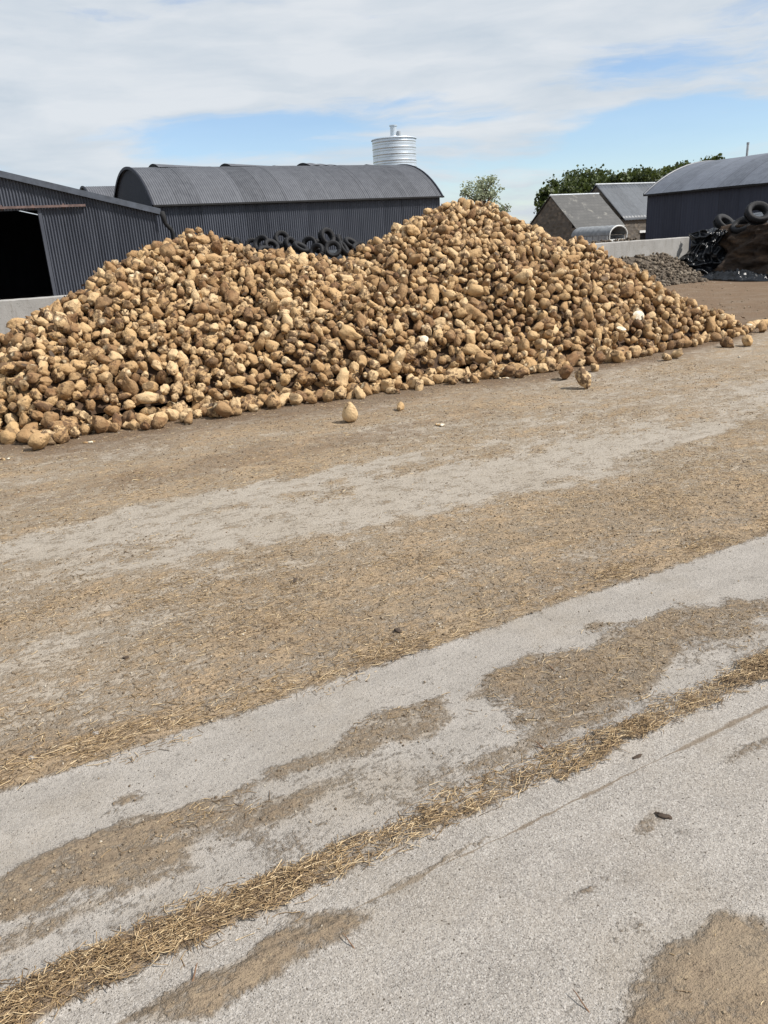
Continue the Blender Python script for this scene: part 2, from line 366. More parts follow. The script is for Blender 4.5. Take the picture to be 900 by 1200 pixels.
jn = t.math('MULTIPLY', t.math('SUBTRACT', t.noise(uv, 5, 5, .7), .5), .035)
jd = t.math('ABSOLUTE', t.math('SUBTRACT', t.math('ADD', sepv.outputs[1], jn), 1.432))
jw = t.math('MULTIPLY', t.sm(t.noise(t.scale(uv, (1, .2, .2)), 4.5, 6, .7), .40, .68), .018)
jm = t.sm(jd, t.math('ADD', jw, .0025), t.math('MULTIPLY', jw, .35))
col = t.mix(t.math('MULTIPLY', jm, .8), col, t.mix(n_hi, (.10, .075, .05), (.24, .185, .13)))
film = t.noise(uv, 1.7, 6, .65)
col = t.mix(t.math('MULTIPLY', t.sm(film, .45, .7), .35), col, (.27, .225, .17))
t.set(b, 'Base Color', col); b.inputs['Roughness'].default_value = .92; b.inputs['Specular IOR Level'].default_value = .25
hh = t.math('ADD', t.math('MULTIPLY', n_hi, .6), t.math('ADD', t.math('MULTIPLY', t.math('MULTIPLY', t.math('ADD', t.math('MULTIPLY', strk, .3), t.math('MULTIPLY', n_m3, .9)), dm), 1.0), t.math('SUBTRACT', t.math('MULTIPLY', n_vh, .35), t.math('MULTIPLY', pit, .5))))
bump(t, b, hh, 1.0, .012)
M_ground = m
nyr, nxr = X.shape
idx = np.arange(nyr*nxr).reshape(nyr, nxr)
F = np.stack([idx[:-1, :-1], idx[:-1, 1:], idx[1:, 1:], idx[1:, :-1]], -1).reshape(-1, 4)
g_ = npmesh('ground', np.stack([X, Y, Z], -1).reshape(-1, 3), F, M_ground, True, np.stack([D, ST, stain, GR], -1).reshape(-1, 4))
tag(g_, kind='structure')

# ------------------------------------------------------------------ materials
def tin(name, c1, c2, rough=.45, metal=.0, streak=.5, rust=0):
    m, t, b = newmat(name); co = t.add('ShaderNodeTexCoord').outputs['Object']
    n = t.noise(t.scale(co, (2.2, 2.2, .35)), 1.6, 6, .65); k = t.noise(co, 14, 4, .7)
    c = t.mix(t.sm(n, .3, .7), c1, c2); c = t.mix(t.math('MULTIPLY', t.sm(k, .5, .75), streak*.5), c, tuple(x*.55 for x in c1))
    sx_ = t.add('ShaderNodeSeparateXYZ'); t.set(sx_, 0, co); wn = t.add('ShaderNodeTexWhiteNoise', noise_dimensions='1D')
    t.set(wn, 'W', t.math('FLOOR', t.math('DIVIDE', t.math('ADD', sx_.outputs[0], t.math('MULTIPLY', sx_.outputs[1], 1.0) if not streak else 0), .98)))
    c = t.mix(t.math('MULTIPLY', wn.outputs[0], .30), c, tuple(x*1.75 for x in c2))
    c = t.mix(t.math('MULTIPLY', t.sm(t.math('ABSOLUTE', t.math('SUBTRACT', t.math('FRACT', t.math('DIVIDE', sx_.outputs[0], .98)), .5)), .47, .5), .5), c, tuple(x*.4 for x in c1))
    if rust: c = t.mix(t.math('MULTIPLY', t.sm(t.noise(co, 3.1, 7, .7), .60, .70), rust), c, (.16, .075, .04))
    t.set(b, 'Base Color', c); b.inputs['Roughness'].default_value = rough; b.inputs['Metallic'].default_value = metal
    b.inputs['Specular IOR Level'].default_value = .35
    return m
M_wall = tin('painted_tin', (.048, .053, .068), (.078, .085, .104), .5)
M_gable = tin('shaded_gable_tin', (.010, .012, .020), (.018, .021, .032), .7)  # same tin as the walls, gable shade put into the colour
M_roof = tin('weathered_roof_tin', (.066, .069, .079), (.10, .104, .116), .6, rust=.08)
M_navy = tin('navy_tin', (.022, .027, .044), (.032, .038, .058), .6)
M_roof2 = tin('smooth_roof_tin', (.075, .084, .104), (.115, .128, .155), .55, rust=.06)
M_trim = simple('trim_metal', (.07, .08, .10), .45, 0, .3, 4)
M_rail = simple('rusty_rail', (.13, .085, .075), .7, 0, .4, 9)
M_blk = simple('black_void', (.012, .012, .013), .9, 0, .4, 2)
M_galv = simple('galvanised', (.60, .66, .72), .38, .6, .10, 1.4)
M_galv2 = simple('dull_galvanised', (.34, .36, .38), .5, .3, .25, 5)
M_wood = simple('old_wood', (.18, .13, .09), .8, 0, .4, 8)
M_white = simple('white_paint', (.62, .63, .62), .6, 0, .2, 6)
def stonemat(name, a, b_, sc=3.2):
    m, t, b = newmat(name); co = t.add('ShaderNodeTexCoord').outputs['Object']
    v = t.add('ShaderNodeTexVoronoi'); t.set(v, 'Vector', t.scale(co, (1, 1, 1.7))); v.inputs['Scale'].default_value = sc
    h = t.add('ShaderNodeSeparateColor'); t.set(h, 0, v.outputs['Color'])
    c = t.mix(h.outputs[0], a, b_); c = t.mix(t.sm(v.outputs['Distance'], .42, .62), c, (.12, .105, .09))
    c = t.mix(t.math('MULTIPLY', t.noise(co, 12, 5, .7), .45), c, tuple(x*.5 for x in a))
    t.set(b, 'Base Color', c); b.inputs['Roughness'].default_value = .95
    bump(t, b, v.outputs['Distance'], .7, .05); return m
M_stone = stonemat('rubble_stone', (.085, .072, .058), (.20, .165, .13))
def slatemat(name, base, lich, amt, sc=(6, 1, 4)):
    m, t, b = newmat(name); co = t.add('ShaderNodeTexCoord').outputs['Object']
    br = t.add('ShaderNodeTexBrick'); t.set(br, 'Vector', co); br.inputs['Scale'].default_value = 1
    br.inputs['Brick Width'].default_value = .35; br.inputs['Row Height'].default_value = .22; br.inputs['Mortar Size'].default_value = .012
    br.inputs['Color1'].default_value = (*base, 1); br.inputs['Color2'].default_value = (*[c*1.35 for c in base], 1); br.inputs['Mortar'].default_value = (.03, .03, .03, 1)
    n = t.noise(co, 1.3, 8, .75); c = t.mix(t.math('MULTIPLY', t.sm(n, .55, .66), amt), br.outputs[0], lich)
    t.set(b, 'Base Color', c); b.inputs['Roughness'].default_value = .6; bump(t, b, t.noise(co, 8, 5, .7), .6, .03); return m
M_slate = slatemat('lichened_slate', (.045, .044, .042), (.20, .19, .165), .8)
def concmat(name, a, b_, pits=.5):
    m, t, b = newmat(name); co = t.add('ShaderNodeTexCoord').outputs['Object']
    c = t.mix(t.sm(t.noise(co, 1.5, 6, .65), .3, .7), a, b_)
    c = t.mix(t.math('MULTIPLY', t.sm(t.noise(t.scale(co, (5, 5, .7)), 1.5, 6, .7), .52, .72), .55), c, (.17, .15, .12))
    n = t.noise(co, 26, 5, .75); c = t.mix(t.math('MULTIPLY', t.sm(n, .56, .7), pits), c, (.12, .11, .09))
    t.set(b, 'Base Color', c); b.inputs['Roughness'].default_value = .9; bump(t, b, n, .6, .015); return m
M_conc = concmat('cast_concrete', (.28, .27, .255), (.37, .36, .345), .7)

# ------------------------------------------------------------------ corrugated sheet helpers (local x along the wall)
def corr_wall(mb, x0, x1, y, zb, zt, pitch, amp, cuts=()):
    """vertical corrugated sheeting in plane y; zb, zt functions of x; returns mb"""
    n = max(2, int((x1-x0)/pitch*6)); xs = np.linspace(x0, x1, n+1)
    P = [[], []]
    for x in xs:
        yy = y+amp*math.sin(2*math.pi*x/pitch); P[0].append((x, yy, zb(x))); P[1].append((x, yy, zt(x)))
    mb.quadgrid(P); return mb
def arc(W_, rise, over=0):
    """circular segment: returns fn(y)->z offset over chord 0..W_"""
    r_ = (W_*W_/4+rise*rise)/(2*rise)
    def z(y): return math.sqrt(max(0, r_*r_-(y-W_/2)**2))-(r_-rise)
    return z, r_
def dutch_barn(name, loc, rz, L, Wd, eave, rise, label, pitch, amp, mw, mg, mr, seams=2.3, vents=(), zb=0, door=None, group=None, roof_amp=.016):
    root = empty(name, loc, rz, label, 'barn', group)
    corr_wall(MB(), 0, L, 0, lambda x: zb, lambda x: eave-.02, pitch, amp).build('side_wall', mw, root, True)
    corr_wall(MB(), 0, L, Wd, lambda x: zb, lambda x: eave-.02, pitch*2, amp).build('side_wall', mw, root, True)
    za, r_ = arc(Wd, rise)
    for gx_ in (0, L):
        mb = MB(); n = int(Wd/.09)*2; ys = np.linspace(0, Wd, n+1); P = [[], []]
        for i, y in enumerate(ys):
            xx = gx_+.008*math.sin(2*math.pi*y/.18)+(.03 if gx_ == 0 else -.03)
            P[0].append((xx, y, zb)); P[1].append((xx, y, eave+za(y)-.03))
        mb.quadgrid(P); mb.build('gable_wall', mg, root)
    # roof: corrugated arc, overhanging slightly at the eaves
    half = math.asin(Wd/2/r_); cz = eave-(r_-rise); ext = .16/r_
    ra = roof_amp if roof_amp is not None else amp
    n = int((L+.16)/pitch*6); na = 22; P = []
    for i in range(n+1):
        x = -.08+(L+.16)*i/n; sx = math.floor((x+.5)/seams) if seams else 0
        lift = .012*(sx % 2)
        row = []
        for j in range(na+1):
            a = -(half+ext)+2*(half+ext)*j/na; rr_ = r_+.05+ra*math.sin(2*math.pi*x/pitch)+lift
            row.append((x, Wd/2+rr_*math.sin(a), cz+rr_*math.cos(a)))
        P.append(row)
    MB().quadgrid(P).build('roof', mr, root, True)
    # verge trim following the arc at both ends
    for gx_ in (-.10, L+.04):
        mb = MB(); P = []
        for (dx, dr) in ((0, -.02), (0, .10), (.06, .10), (.06, -.02), (0, -.02)):
            P.append([(gx_+dx, Wd/2+(r_+dr)*math.sin(-(half+ext)+2*(half+ext)*j/na), cz+(r_+dr)*math.cos(-(half+ext)+2*(half+ext)*j/na)) for j in range(na+1)])
        mb.quadgrid(P); mb.build('verge_trim', M_trim if mg is not M_gable else M_gable, root, True)
    ye = -.16
    mb = MB(); mb.box(-.06, L+.12, ye-.06, ye+.05, eave-.12, eave-.05); mb.build('gutter', M_blk, root)
    for (a0, a1, w_, h_) in vents:
        mb = MB(); P = []
        for i in range(25):
            x = a0+(a1-a0)*i/24; k = (1-i/24)**.8; row = []
            for j in range(13):
                a = -w_/r_+2*w_/r_*j/12+.10; rr_ = r_+.06+ra*math.sin(2*math.pi*x/pitch)+h_*k*math.cos((j-6)/6*1.45)
                row.append((x, Wd/2+rr_*math.sin(a), cz+rr_*math.cos(a)))
            P.append(row)
        mb.quadgrid(P); vt = mb.build('roof_vent', mr, root, True)
        mb = MB(); pts = []
        for j in range(13):
            a = -w_/r_+2*w_/r_*j/12+.10; rr_ = r_+.05+h_*math.cos((j-6)/6*1.45); pts.append((a0+.015, Wd/2+rr_*math.sin(a), cz+rr_*math.cos(a)))
        for j in range(12, -1, -1):
            a = -w_/r_+2*w_/r_*j/12+.10; pts.append((a0+.015, Wd/2+(r_+.03)*math.sin(a), cz+(r_+.03)*math.cos(a)))
        mb.poly(pts); mb.build('vent_mouth', M_blk, vt)
    return root

# central barn
KB = .85; cB = at(180, 240, 34)
B_EAVE = EYE+(3.80-EYE)*KB; B_RISE = 1.66; B_W = 8.0; B_L = 16.4*KB
dutch_barn('dutch_barn', (cB.x, cB.y, 0), ROT_U, B_L, B_W, B_EAVE, B_RISE, 'long dark grey corrugated barn with a rounded roof, in front of the silo', .10, .026, M_wall, M_gable, M_roof,
           seams=2.1, vents=((1.2, 3.6, 1.5, .20), (4.6, 7.0, 1.3, .20), (8.6, 10.6, 1.3, .20), (7.15, 7.9, .55, .12), (12.3, 13.0, .55, .13)))
# small arch roof behind the left shed
c = at(110, 245, 48)
dutch_barn('dutch_barn', (c.x, c.y, 0), ROT_U, 7, 4.6, 4.1, 1.35, 'small far barn whose rounded roof just shows above the left shed', .13, .015, M_wall, M_gable, M_roof, seams=0)
# right barn
cR = at(759, 227, 38)
dutch_barn('dutch_barn', (cR.x, cR.y, 0), ROT_V, 15.5, 8.4, 2.93, 1.28, 'navy blue barn with a smooth rounded grey roof at the right edge', .15, .006, M_navy, M_navy, M_roof2, seams=3.1, vents=((5.6, 7.6, .5, .10),), roof_amp=.004)
p = at(875, 185, 46); mb = MB(); mb.tube([(0, 0, 0), (0, 0, 5.45)], .06, 10); mb.tube([(0, 0, 5.40), (0, 0, 5.5)], .075, 10)
tag(mb.build('pole', M_galv2), 'thin grey metal pole rising behind the navy barn roof', 'pole').location = (p.x, p.y, 0)

# ------------------------------------------------------------------ left shed
cL0 = at(60, 347, 26); cL = onplane(182, 247, cL0, U); 
root = empty('corrugated_shed', (cL.x, cL.y, 0), ROT_U, 'dark corrugated shed with a low pitched roof and open black doorway at left', 'shed')
EZ = 2.93; SL = .262; HW = 9.2; DEP = 13
zt = lambda x: EZ+SL*(-x if x > -HW else 2*HW+x)
DJ = -3.66; DL = -9.6; DH = 3.06
mb = MB()
corr_wall(mb, DJ, 0, 0, lambda x: 0, zt, .09, .026)
corr_wall(mb, DL, DJ, 0, lambda x: DH, zt, .09, .026)
corr_wall(mb, -2*HW, DL, 0, lambda x: 0, zt, .09, .026)
mb.build('gable_wall', M_wall, root, True)
mb = MB(); P = [[], []]
for i in range(int(DEP/.09*6)+1):
    y = i*.015; xx = .016*math.sin(2*math.pi*y/.09); P[0].append((xx, y, 0)); P[1].append((xx, y, EZ))
mb.quadgrid(P); mb.build('side_wall', M_wall, root, True)
mb = MB(); mb.box(-2*HW-.05, -2*HW+.03, 0.1, DEP, 0, EZ); mb.build('side_wall', M_wall, root)
mb = MB(); mb.poly([(-2*HW, DEP, 0), (0, DEP, 0), (0, DEP, EZ), (-HW, DEP, EZ+SL*HW), (-2*HW, DEP, EZ)]); mb.build('gable_wall', M_gable, root)
for s_ in (0, 1):
    mb = MB(); P = []
    n = int(DEP/.18*5)
    for i in range(n+1):
        y = -.12+(DEP+.2)*i/n; dz = .05+.014*math.sin(2*math.pi*y/.18)
        xa, xb = ((.12, -HW) if s_ == 0 else (-HW, -2*HW-.12))
        za_, zb_ = ((EZ-.03, EZ+SL*HW) if s_ == 0 else (EZ+SL*HW, EZ-.03))
        P.append([(xa, y, za_+dz), (xb, y, zb_+dz)])
    mb.quadgrid(P); mb.build('roof', M_roof, root, True)
for (xa, za_, xb, zb_) in ((.14, EZ-.035, -HW, EZ+SL*HW), (-HW, EZ+SL*HW, -2*HW-.14, EZ-.035)):
    mb = MB(); P = [[], [], [], [], []]
    for k, (dy, dz) in enumerate(((-.05, -.10), (-.16, -.10), (-.16, .085), (.02, .085), (.02, .06))):
        P[k] = [(xa, dy, za_+dz), (xb, dy, zb_+dz)]
    mb.quadgrid(P); mb.build('verge_trim', M_trim, root)
mb = MB(); mb.box(DL-1, -2.22, -.14, -.05, DH+.06, DH+.13)
for x in np.arange(DL-.5, -2.2, .9): mb.box(x, x+.05, -.045, .03, DH+.02, DH+.17)
mb.build('sliding_door_rail', M_rail, root)
mb = MB(); mb.box(DJ, DJ+.10, -.05, .10, 0, DH+.04); mb.build('door_jamb', M_wall, root)
mb = MB(); mb.box(DL-.1, DL, -.05, .10, 0, DH+.04); mb.build('door_jamb', M_wall, root)
mb = MB()
for x in (-6.2,): 
    for y in (9,): mb.box(x-.08, x+.08, y-.08, y+.08, 0, EZ+SL*6)
mb.build('roof_post', M_rail, root)
mb = MB(); mb.tube([(.18, -.1, EZ-.06), (.2, -.16, EZ-.22), (.24, -.14, EZ-.42), (.42, -.10, EZ-.62), (.46, -.09, EZ-.75), (.46, -.09, .1)], [.09, .09, .07, .07, .07, .07], 10)
mb.build('downpipe', M_blk, root, True)
mb = MB(); mb.box(.04, .17, -.12, DEP, EZ-.12, EZ-.02); mb.build('gutter', M_blk, root)
mb = MB(); mb.box(-2*HW, 0.3, -.5, DEP, -.02, .03); mb.build('floor_slab', M_conc, root)

# ------------------------------------------------------------------ silo
p0 = at(436, 165, 62); p1 = at(487, 162, 62); sr = (p1.x-p0.x)/2; scx = (p0.x+p1.x)/2; sh = at(461, 160, 62-sr).z
root = empty('grain_silo', (scx, 62, 0), 0, 'round galvanised metal silo with a shallow cone top standing behind the barn', 'silo')
mb = MB(); P = []; zz = np.linspace(0, sh, 260); ringh = .42
for z in zz:
    k = (z % ringh)/ringh; rr_ = sr+.012*math.sin(z/.104*2*math.pi)*0+.03*math.exp(-((k-.5)/.06)**2)+.006*math.sin(k*20)
    P.append([(rr_*math.cos(a), rr_*math.sin(a), z) for a in np.linspace(0, 2*math.pi, 73)])
mb.quadgrid(P); mb.build('silo_wall', M_galv, root, True)
mb = MB(); P = []
for (rr_, z) in ((sr+.07, sh-.06), (sr+.07, sh), (sr*.55, sh+.10), (.32, sh+.2), (.30, sh+.22)): P.append([(rr_*math.cos(a), rr_*math.sin(a), z) for a in np.linspace(0, 2*math.pi, 61)])
mb.quadgrid(P); mb.build('cone_roof', M_galv, root, True)
mb = MB(); mb.tube([(0, 0, sh+.1), (0, 0, sh+.85)], .24, 20); mb.tube([(0, 0, sh+.85), (0, 0, sh+.92)], .29, 20); mb.build('vent_stack', M_galv, root, False)
mb = MB(); mb.tube([(.38, -.1, sh+.1), (.38, -.1, sh+.5)], .13, 14); mb.build('vent_stack', M_galv2, root)

# ------------------------------------------------------------------ stone farm buildings
def stone_building(px, py, Yd, L, Wd, rise, roofm, label, zb, tinroof=False, openings=()):
    c = at(px, py, Yd); ez = c.z
    root = empty('stone_outbuilding', (c.x, c.y, zb), ROT_U, label, 'farm building'); ez -= zb
    # near wall with openings
    xs = sorted({0, L} | {o_[0] for o_ in openings} | {o_[1] for o_ in openings}); mb = MB()
    for xa, xb in zip(xs[:-1], xs[1:]):
        op = [o_ for o_ in openings if o_[0] <= xa and o_[1] >= xb]
        if not op: mb.box(xa, xb, 0, .4, 0, ez)
        else:
            o_ = op[0]; mb.box(xa, xb, 0, .4, o_[3], ez)
            if o_[2] > 0: mb.box(xa, xb, 0, .4, 0, o_[2])
    mb.box(0, L, Wd-.4, Wd, 0, ez)
    for xa in (0, L-.4):
        b0 = len(mb.v)
        pr = [(0.4, 0), (Wd-.4, 0), (Wd-.4, ez+rise*.4/(Wd/2)*.9), (Wd/2, ez+rise-.06), (0.4, ez+rise*.4/(Wd/2)*.9)]
        for x in (xa, xa+.4): mb.v += [(x, y, z) for y, z in pr]
        mb.f.append(tuple(range(b0+4, b0-1, -1))); mb.f.append(tuple(range(b0+5, b0+10)))
        for i in range(5): mb.f.append((b0+i, b0+(i+1) % 5, b0+5+(i+1) % 5, b0+5+i))
    mb.build('wall', M_stone, root)
    for s_ in (0, 1):
        mb = MB(); P = []; n = int((L+.2)/.3*4) if tinroof else 30
        for i in range(n+1):
            x = -.1+(L+.2)*i/n; dz = .05+(.02*math.sin(2*math.pi*x/.3) if tinroof else .012*mnoise.noise((x*3, 1, 0)))
            ya, yb = (-.15, Wd/2) if s_ == 0 else (Wd+.15, Wd/2)
            za_ = ez-.15*rise/(Wd/2)
            P.append([(x, ya+(yb-ya)*k/8, za_+(ez+rise-za_)*k/8+dz+(0 if tinroof else .04*mnoise.noise((x, k*.7, 3)))) for k in range(9)])
        mb.quadgrid(P); mb.build('roof', roofm, root, tinroof, solid=.04)
    mb = MB(); mb.tube([(-.12, Wd/2, ez+rise+.06), (L+.12, Wd/2, ez+rise+.06)], .07, 8); mb.build('ridge_cap', M_galv2, root)
    for (xa, xb, za_, zb_, kind) in openings:
        mb = MB(); mb.box(xa+.03, xb-.03, .22, .28, za_+.01, zb_-.02); mb.build(kind, M_blk, root)
        if kind == 'door': mb = MB(); mb.box(xa-.1, xb+.4, -.06, .0, zb_, zb_+.16); mb.build('lintel', M_white, root)
    return root
ZD = -1.35
stone_building(675, 267, 55, 4.3, 5.2, 2.15, M_slate, 'low stone outbuilding with a mottled grey slate roof, left of the taller tin-roofed one', ZD, openings=((2.9, 3.5, .9, 1.7, 'window'),))
M_tinr = tin('ribbed_tin_roof', (.055, .061, .069), (.085, .093, .105), .45, rust=.05)
stone_building(732, 257, 58, 7.0, 5.8, 2.45, M_tinr, 'stone outbuilding with a ribbed grey tin roof next to the navy barn', ZD, True, openings=((.55, 1.05, .9, 1.95, 'window'), (1.6, 2.35, .0, 2.35, 'door')))

M_dull = simple('dull_sheet', (.20, .21, .22), .6, 0, .3, 5)
# ------------------------------------------------------------------ livestock trailer, nose on the ground
c = at(712, 290, 47)
root = empty('livestock_trailer', (c.x, c.y, ZD+.42), 0, 'small grey livestock trailer with an arched open rear beside the stone outbuildings', 'trailer', rot=(0, 0, ROT_U))
TL, TW = 3.0, 1.35; root.scale = (1, 1, 1.24)                 # local x = width, y = length away
mb = MB(); mb.box(0, TW, 0, TL, 0, .12); mb.build('trailer_bed', M_galv2, root)
mb = MB()
for x in (0, TW-.04): mb.box(x, x+.04, .04, TL, .13, 1.62)
mb.box(.05, TW-.05, TL-.04, TL, .13, 1.62)
for x in (-.03, TW):
    for y in np.arange(.25, TL, .5): mb.box(x, x+.03, y, y+.05, .13, 1.6)
mb.build('side_panel', M_galv2, root)
mb = MB(); P = []; 
for i in range(31):
    y = -.15+(TL+.2)*i/30; P.append([(TW/2-(TW/2+.05)*math.cos(a), y, 1.64+.42*math.sin(a)+.01*math.sin(i*1.6)) for a in np.linspace(0, math.pi, 17)])
mb.quadgrid(P); mb.build('canopy_roof', M_dull, root, True)
mb = MB(); mb.tube([(TW/2-(TW/2+.02)*math.cos(a), -.14, 1.62+.41*math.sin(a)) for a in np.linspace(0, math.pi, 17)], .035, 8)
for x in (0, TW): mb.tube([(x, -.12, 0), (x, -.12, 1.63)], .035, 8)
mb.build('rear_frame', M_white, root)
mb = MB()
for z in (1.35, 1.05): mb.box(.05, TW-.05, -.05, 0, z, z+.1)
for z in (.15, .5): mb.box(.05, TW-.05, -.05, 0, z, z+.32)
for x in (.05, TW/2, TW-.13): mb.box(x, x+.07, -.08, -.052, .14, 1.45)
mb.build('tailgate', M_white, root)
for x in (-.22, TW+.04):
    for y in (1.2, 1.9):
        mb = MB(); mb.tube([(x, y, -.1), (x+.18, y, -.1)], .31, 24); w = mb.build('wheel', M_blk, root)
mb = MB(); mb.tube([(.2, TL, .05), (TW/2, TL+1.2, .05)], .04, 8); mb.tube([(TW-.2, TL, .05), (TW/2, TL+1.2, .05)], .04, 8); mb.tube([(TW/2, TL+1.1, .05), (TW/2, TL+1.1, -.42)], .03, 8); mb.build('drawbar', M_galv2, root)

# ------------------------------------------------------------------ concrete walls
def wall(p_end, length, h, label, name='concrete_wall', th=.22):
    root = tag(bpy.data.objects.new(name, None), label, 'wall'); bpy.data.objects.remove(root)
    mb = MB(); n = int(length/.12); P = []
    prof = [(0, 0), (0, h*.5), (.0, h-.02), (.02, h), (th-.02, h), (th, h-.02), (th, 0)]
    for i in range(n+1):
        x = -length*i/n
        P.append([(x, y+.006*mnoise.noise((x*2, z*3, 0)), z+(.012*mnoise.noise((x*1.7, 4, 0))+.008*mnoise.noise((x*6, 2, 0)) if z > .1 else 0)) for y, z in prof])
    mb.quadgrid(P)
    mb.poly([(0, y, z) for y, z in prof]); mb.poly([(-length, y, z) for y, z in prof][::-1])
    o = mb.build(name, M_conc); o.location = (p_end.x, p_end.y, -.01); o.rotation_euler = (0, 0, ROT_U)
    return tag(o, label, 'wall')
d_ = ray(808, 277); WE = Vector((0, 0, EYE))+d_*((1.2-EYE)/d_.z)
wall(WE, 8.0, 1.2, 'pale concrete bay wall between the stony spoil heap and the brown silage at right')
d_ = ray(65, 346.5); WL = Vector((0, 0, EYE))+d_*((.98-EYE)/d_.z); wend = WL+U*6.5
wall(wend, 22, .98, 'low pale concrete wall behind the left end of the root heap')

# ------------------------------------------------------------------ tyres
M_tyre = simple('tyre_rubber', (.014, .014, .016), .7, 0, .5, 12, 40, .01, .3)
def tyre_mesh(r0=.33, w=.27):
    mb = MB(); prof = []
    for k in range(18):
        a = 2*math.pi*k/18; q = (abs(math.cos(a))**.75*math.copysign(1, math.cos(a)), abs(math.sin(a))**.6*math.copysign(1, math.sin(a)))
        prof.append((r0-.078+.078*q[0], w/2*q[1]*(1 if q[0] > -.2 else .82)))
    prof = [p_ for p_ in prof if not (p_[0] < r0-.14 and abs(p_[1]) < w*.3)]     # open bead: hollow inside
    n = 48; P = []
    for i in range(n+1):
        a = 2*math.pi*i/n; row = []
        for (r_, z) in prof:
            rr_ = r_+(.008*((i % 2)*2-1) if r_ > r0-.02 else 0); row.append((rr_*math.cos(a), rr_*math.sin(a), z))
        P.append(row+[row[0]] if False else row)
    mb.quadgrid(P); return mb
tyre0 = tyre_mesh().build('tyre', M_tyre, None, True, solid=.016)
tyres_used = [False]
def put_tyre(loc, rot, label, s_=1.0, group=None):
    if not tyres_used[0]: o = tyre0; tyres_used[0] = True
    else: o = tyre0.copy(); COL.objects.link(o)
    o.location = loc; o.rotation_euler = rot; o.scale = (s_,)*3
    if 'group' in o: del o['group']
    return tag(o, label, 'tyre', group)

# clamp behind the heap, weighted with tyres
M_film = simple('black_silage_film', (.007, .008, .010), .25, 0, .5, 5, 14, .03, .4)
root = empty('covered_silage_clamp', (-3.2, 29.6, 0), ROT_U, 'low clamp under black sheeting in front of the long barn, tyres on top', 'silage clamp')
mb = MB(); P = []
for i in range(61):
    x = -7+14*i/60; row = []
    for j in range(31):
        y = -2.4+4.8*j/30; k = max(0, 1-abs(y/2.4)**2.6)*max(0, 1-abs(x/7)**4)
        row.append((x, y, -.02+1.36*k+.05*mnoise.noise((x*1.5, y*1.5, 0))*min(1, k*3)+.03*mnoise.noise((x*5, y*5, 0))*min(1, k*3)))
    P.append(row)
mb.quadgrid(P); mb.build('cover_sheet', M_film, root, True)
G1 = 'tyres weighing down the covered clamp in front of the long barn'
TY = [(266, 277, 28.4, (1.2, .2, .3), .9), (280, 280, 28, (1.0, .5, 1.2), 1), (296, 281, 28.6, (1.35, 0, .25), 1), (307, 278, 28.2, (1.1, .3, -.5), 1.05), (318, 281, 27.6, (.9, .1, .6), .95), (333, 282, 28.2, (.5, .2, 1), 1),
      (330, 272, 28.9, (1.0, .9, 0), 1), (340, 279, 28, (1.3, .1, .9), .95), (352, 283, 27.5, (.4, .5, .2), 1), (363, 279, 28, (1.35, .1, -.3), 1), (375, 281, 28.6, (.8, .3, .3), 1), (383, 270, 28.2, (1.25, .1, .75), 1.1),
      (372, 287, 27, (1.2, .2, -.6), .95), (390, 284, 27.4, (1.25, .2, .1), 1), (402, 284, 28, (.9, .6, .9), 1), (411, 278, 29, (.6, .4, .4), 1), (422, 283, 28.6, (.5, -.2, .4), 1), (398, 276, 29.3, (1.2, .4, 1.3), 1),
      (270, 284, 27.6, (.3, .2, 0), 1), (312, 288, 27, (.5, .3, 0), 1)]
ORD = ['leftmost', 'second', 'third', 'fourth', 'fifth', 'sixth', 'seventh', 'eighth', 'ninth', 'tenth', 'eleventh', 'twelfth', 'thirteenth', 'fourteenth', 'fifteenth', 'sixteenth', 'seventeenth', 'eighteenth', 'nineteenth', 'rightmost']
rank = {i: k for k, i in enumerate(sorted(range(len(TY)), key=lambda i: TY[i][0]))}
for i, (px, py, Yd, rot, s_) in enumerate(TY):
    p = at(px, py+8, Yd); s_ *= .86
    put_tyre(p, rot, '%s black tyre of the row before the long barn, from the left, %s' % (ORD[rank[i]], 'nearly upright' if rot[0] > 1.05 else ('leaning' if rot[0] > .7 else 'lying flat')), s_, G1)

# ------------------------------------------------------------------ right silage clamp
M_sil = None
m, t, b = newmat('cut_silage'); co = t.add('ShaderNodeTexCoord').outputs['Object']
n = t.noise(t.scale(co, (1, 1, 3.5)), 1.7, 7, .68); n2_ = t.noise(co, 22, 5, .75)
c_ = t.ramp(n, [(.36, (.018, .011, .007)), (.54, (.045, .026, .014)), (.70, (.13, .075, .038))]); c_ = t.mix(t.sm(n2_, .5, .7), c_, (.028, .016, .009))
t.set(b, 'Base Color', c_); b.inputs['Roughness'].default_value = .95; bump(t, b, n2_, .9, .06); M_sil = m
CO = WE + V*(-.25)+U*.45
root = empty('silage_clamp', (CO.x, CO.y, 0), ROT_V, 'dark brown cut silage face under tyres at the right edge', 'silage clamp')
LC, WC = 9.5, 7.0
def topz(x, y): return 1.36+.065*x+.10*mnoise.noise((x*.9, y*.9, 0))+.45*min(1, y/3)
mb = MB(); P = []
for i in range(121):
    x = LC*i/120; row = []; e_ = min(1, (x+.02)/.5)
    for j in range(61):
        if j <= 40:
            k = j/40; z = k*topz(x, 0)
            y = .75*(1-k)**2.2 *-1+.30*mnoise.noise((x*1.1, z*1.6, 0))+.24*mnoise.noise((x*3.2, z*5, 5))+.11*mnoise.noise((x*9, z*12, 5))
        else:
            y = (j-40)/20*WC; z = topz(x, y)+.03*mnoise.noise((x*5, y*5, 7))
            y += .30*mnoise.noise((x*1.1, topz(x, 0)*1.6, 0))*(1-(j-40)/20)
        row.append((x, y+(1-e_)*.5, z if j < 60 else z))
    row.append((x, WC, 0)); P.append(row)
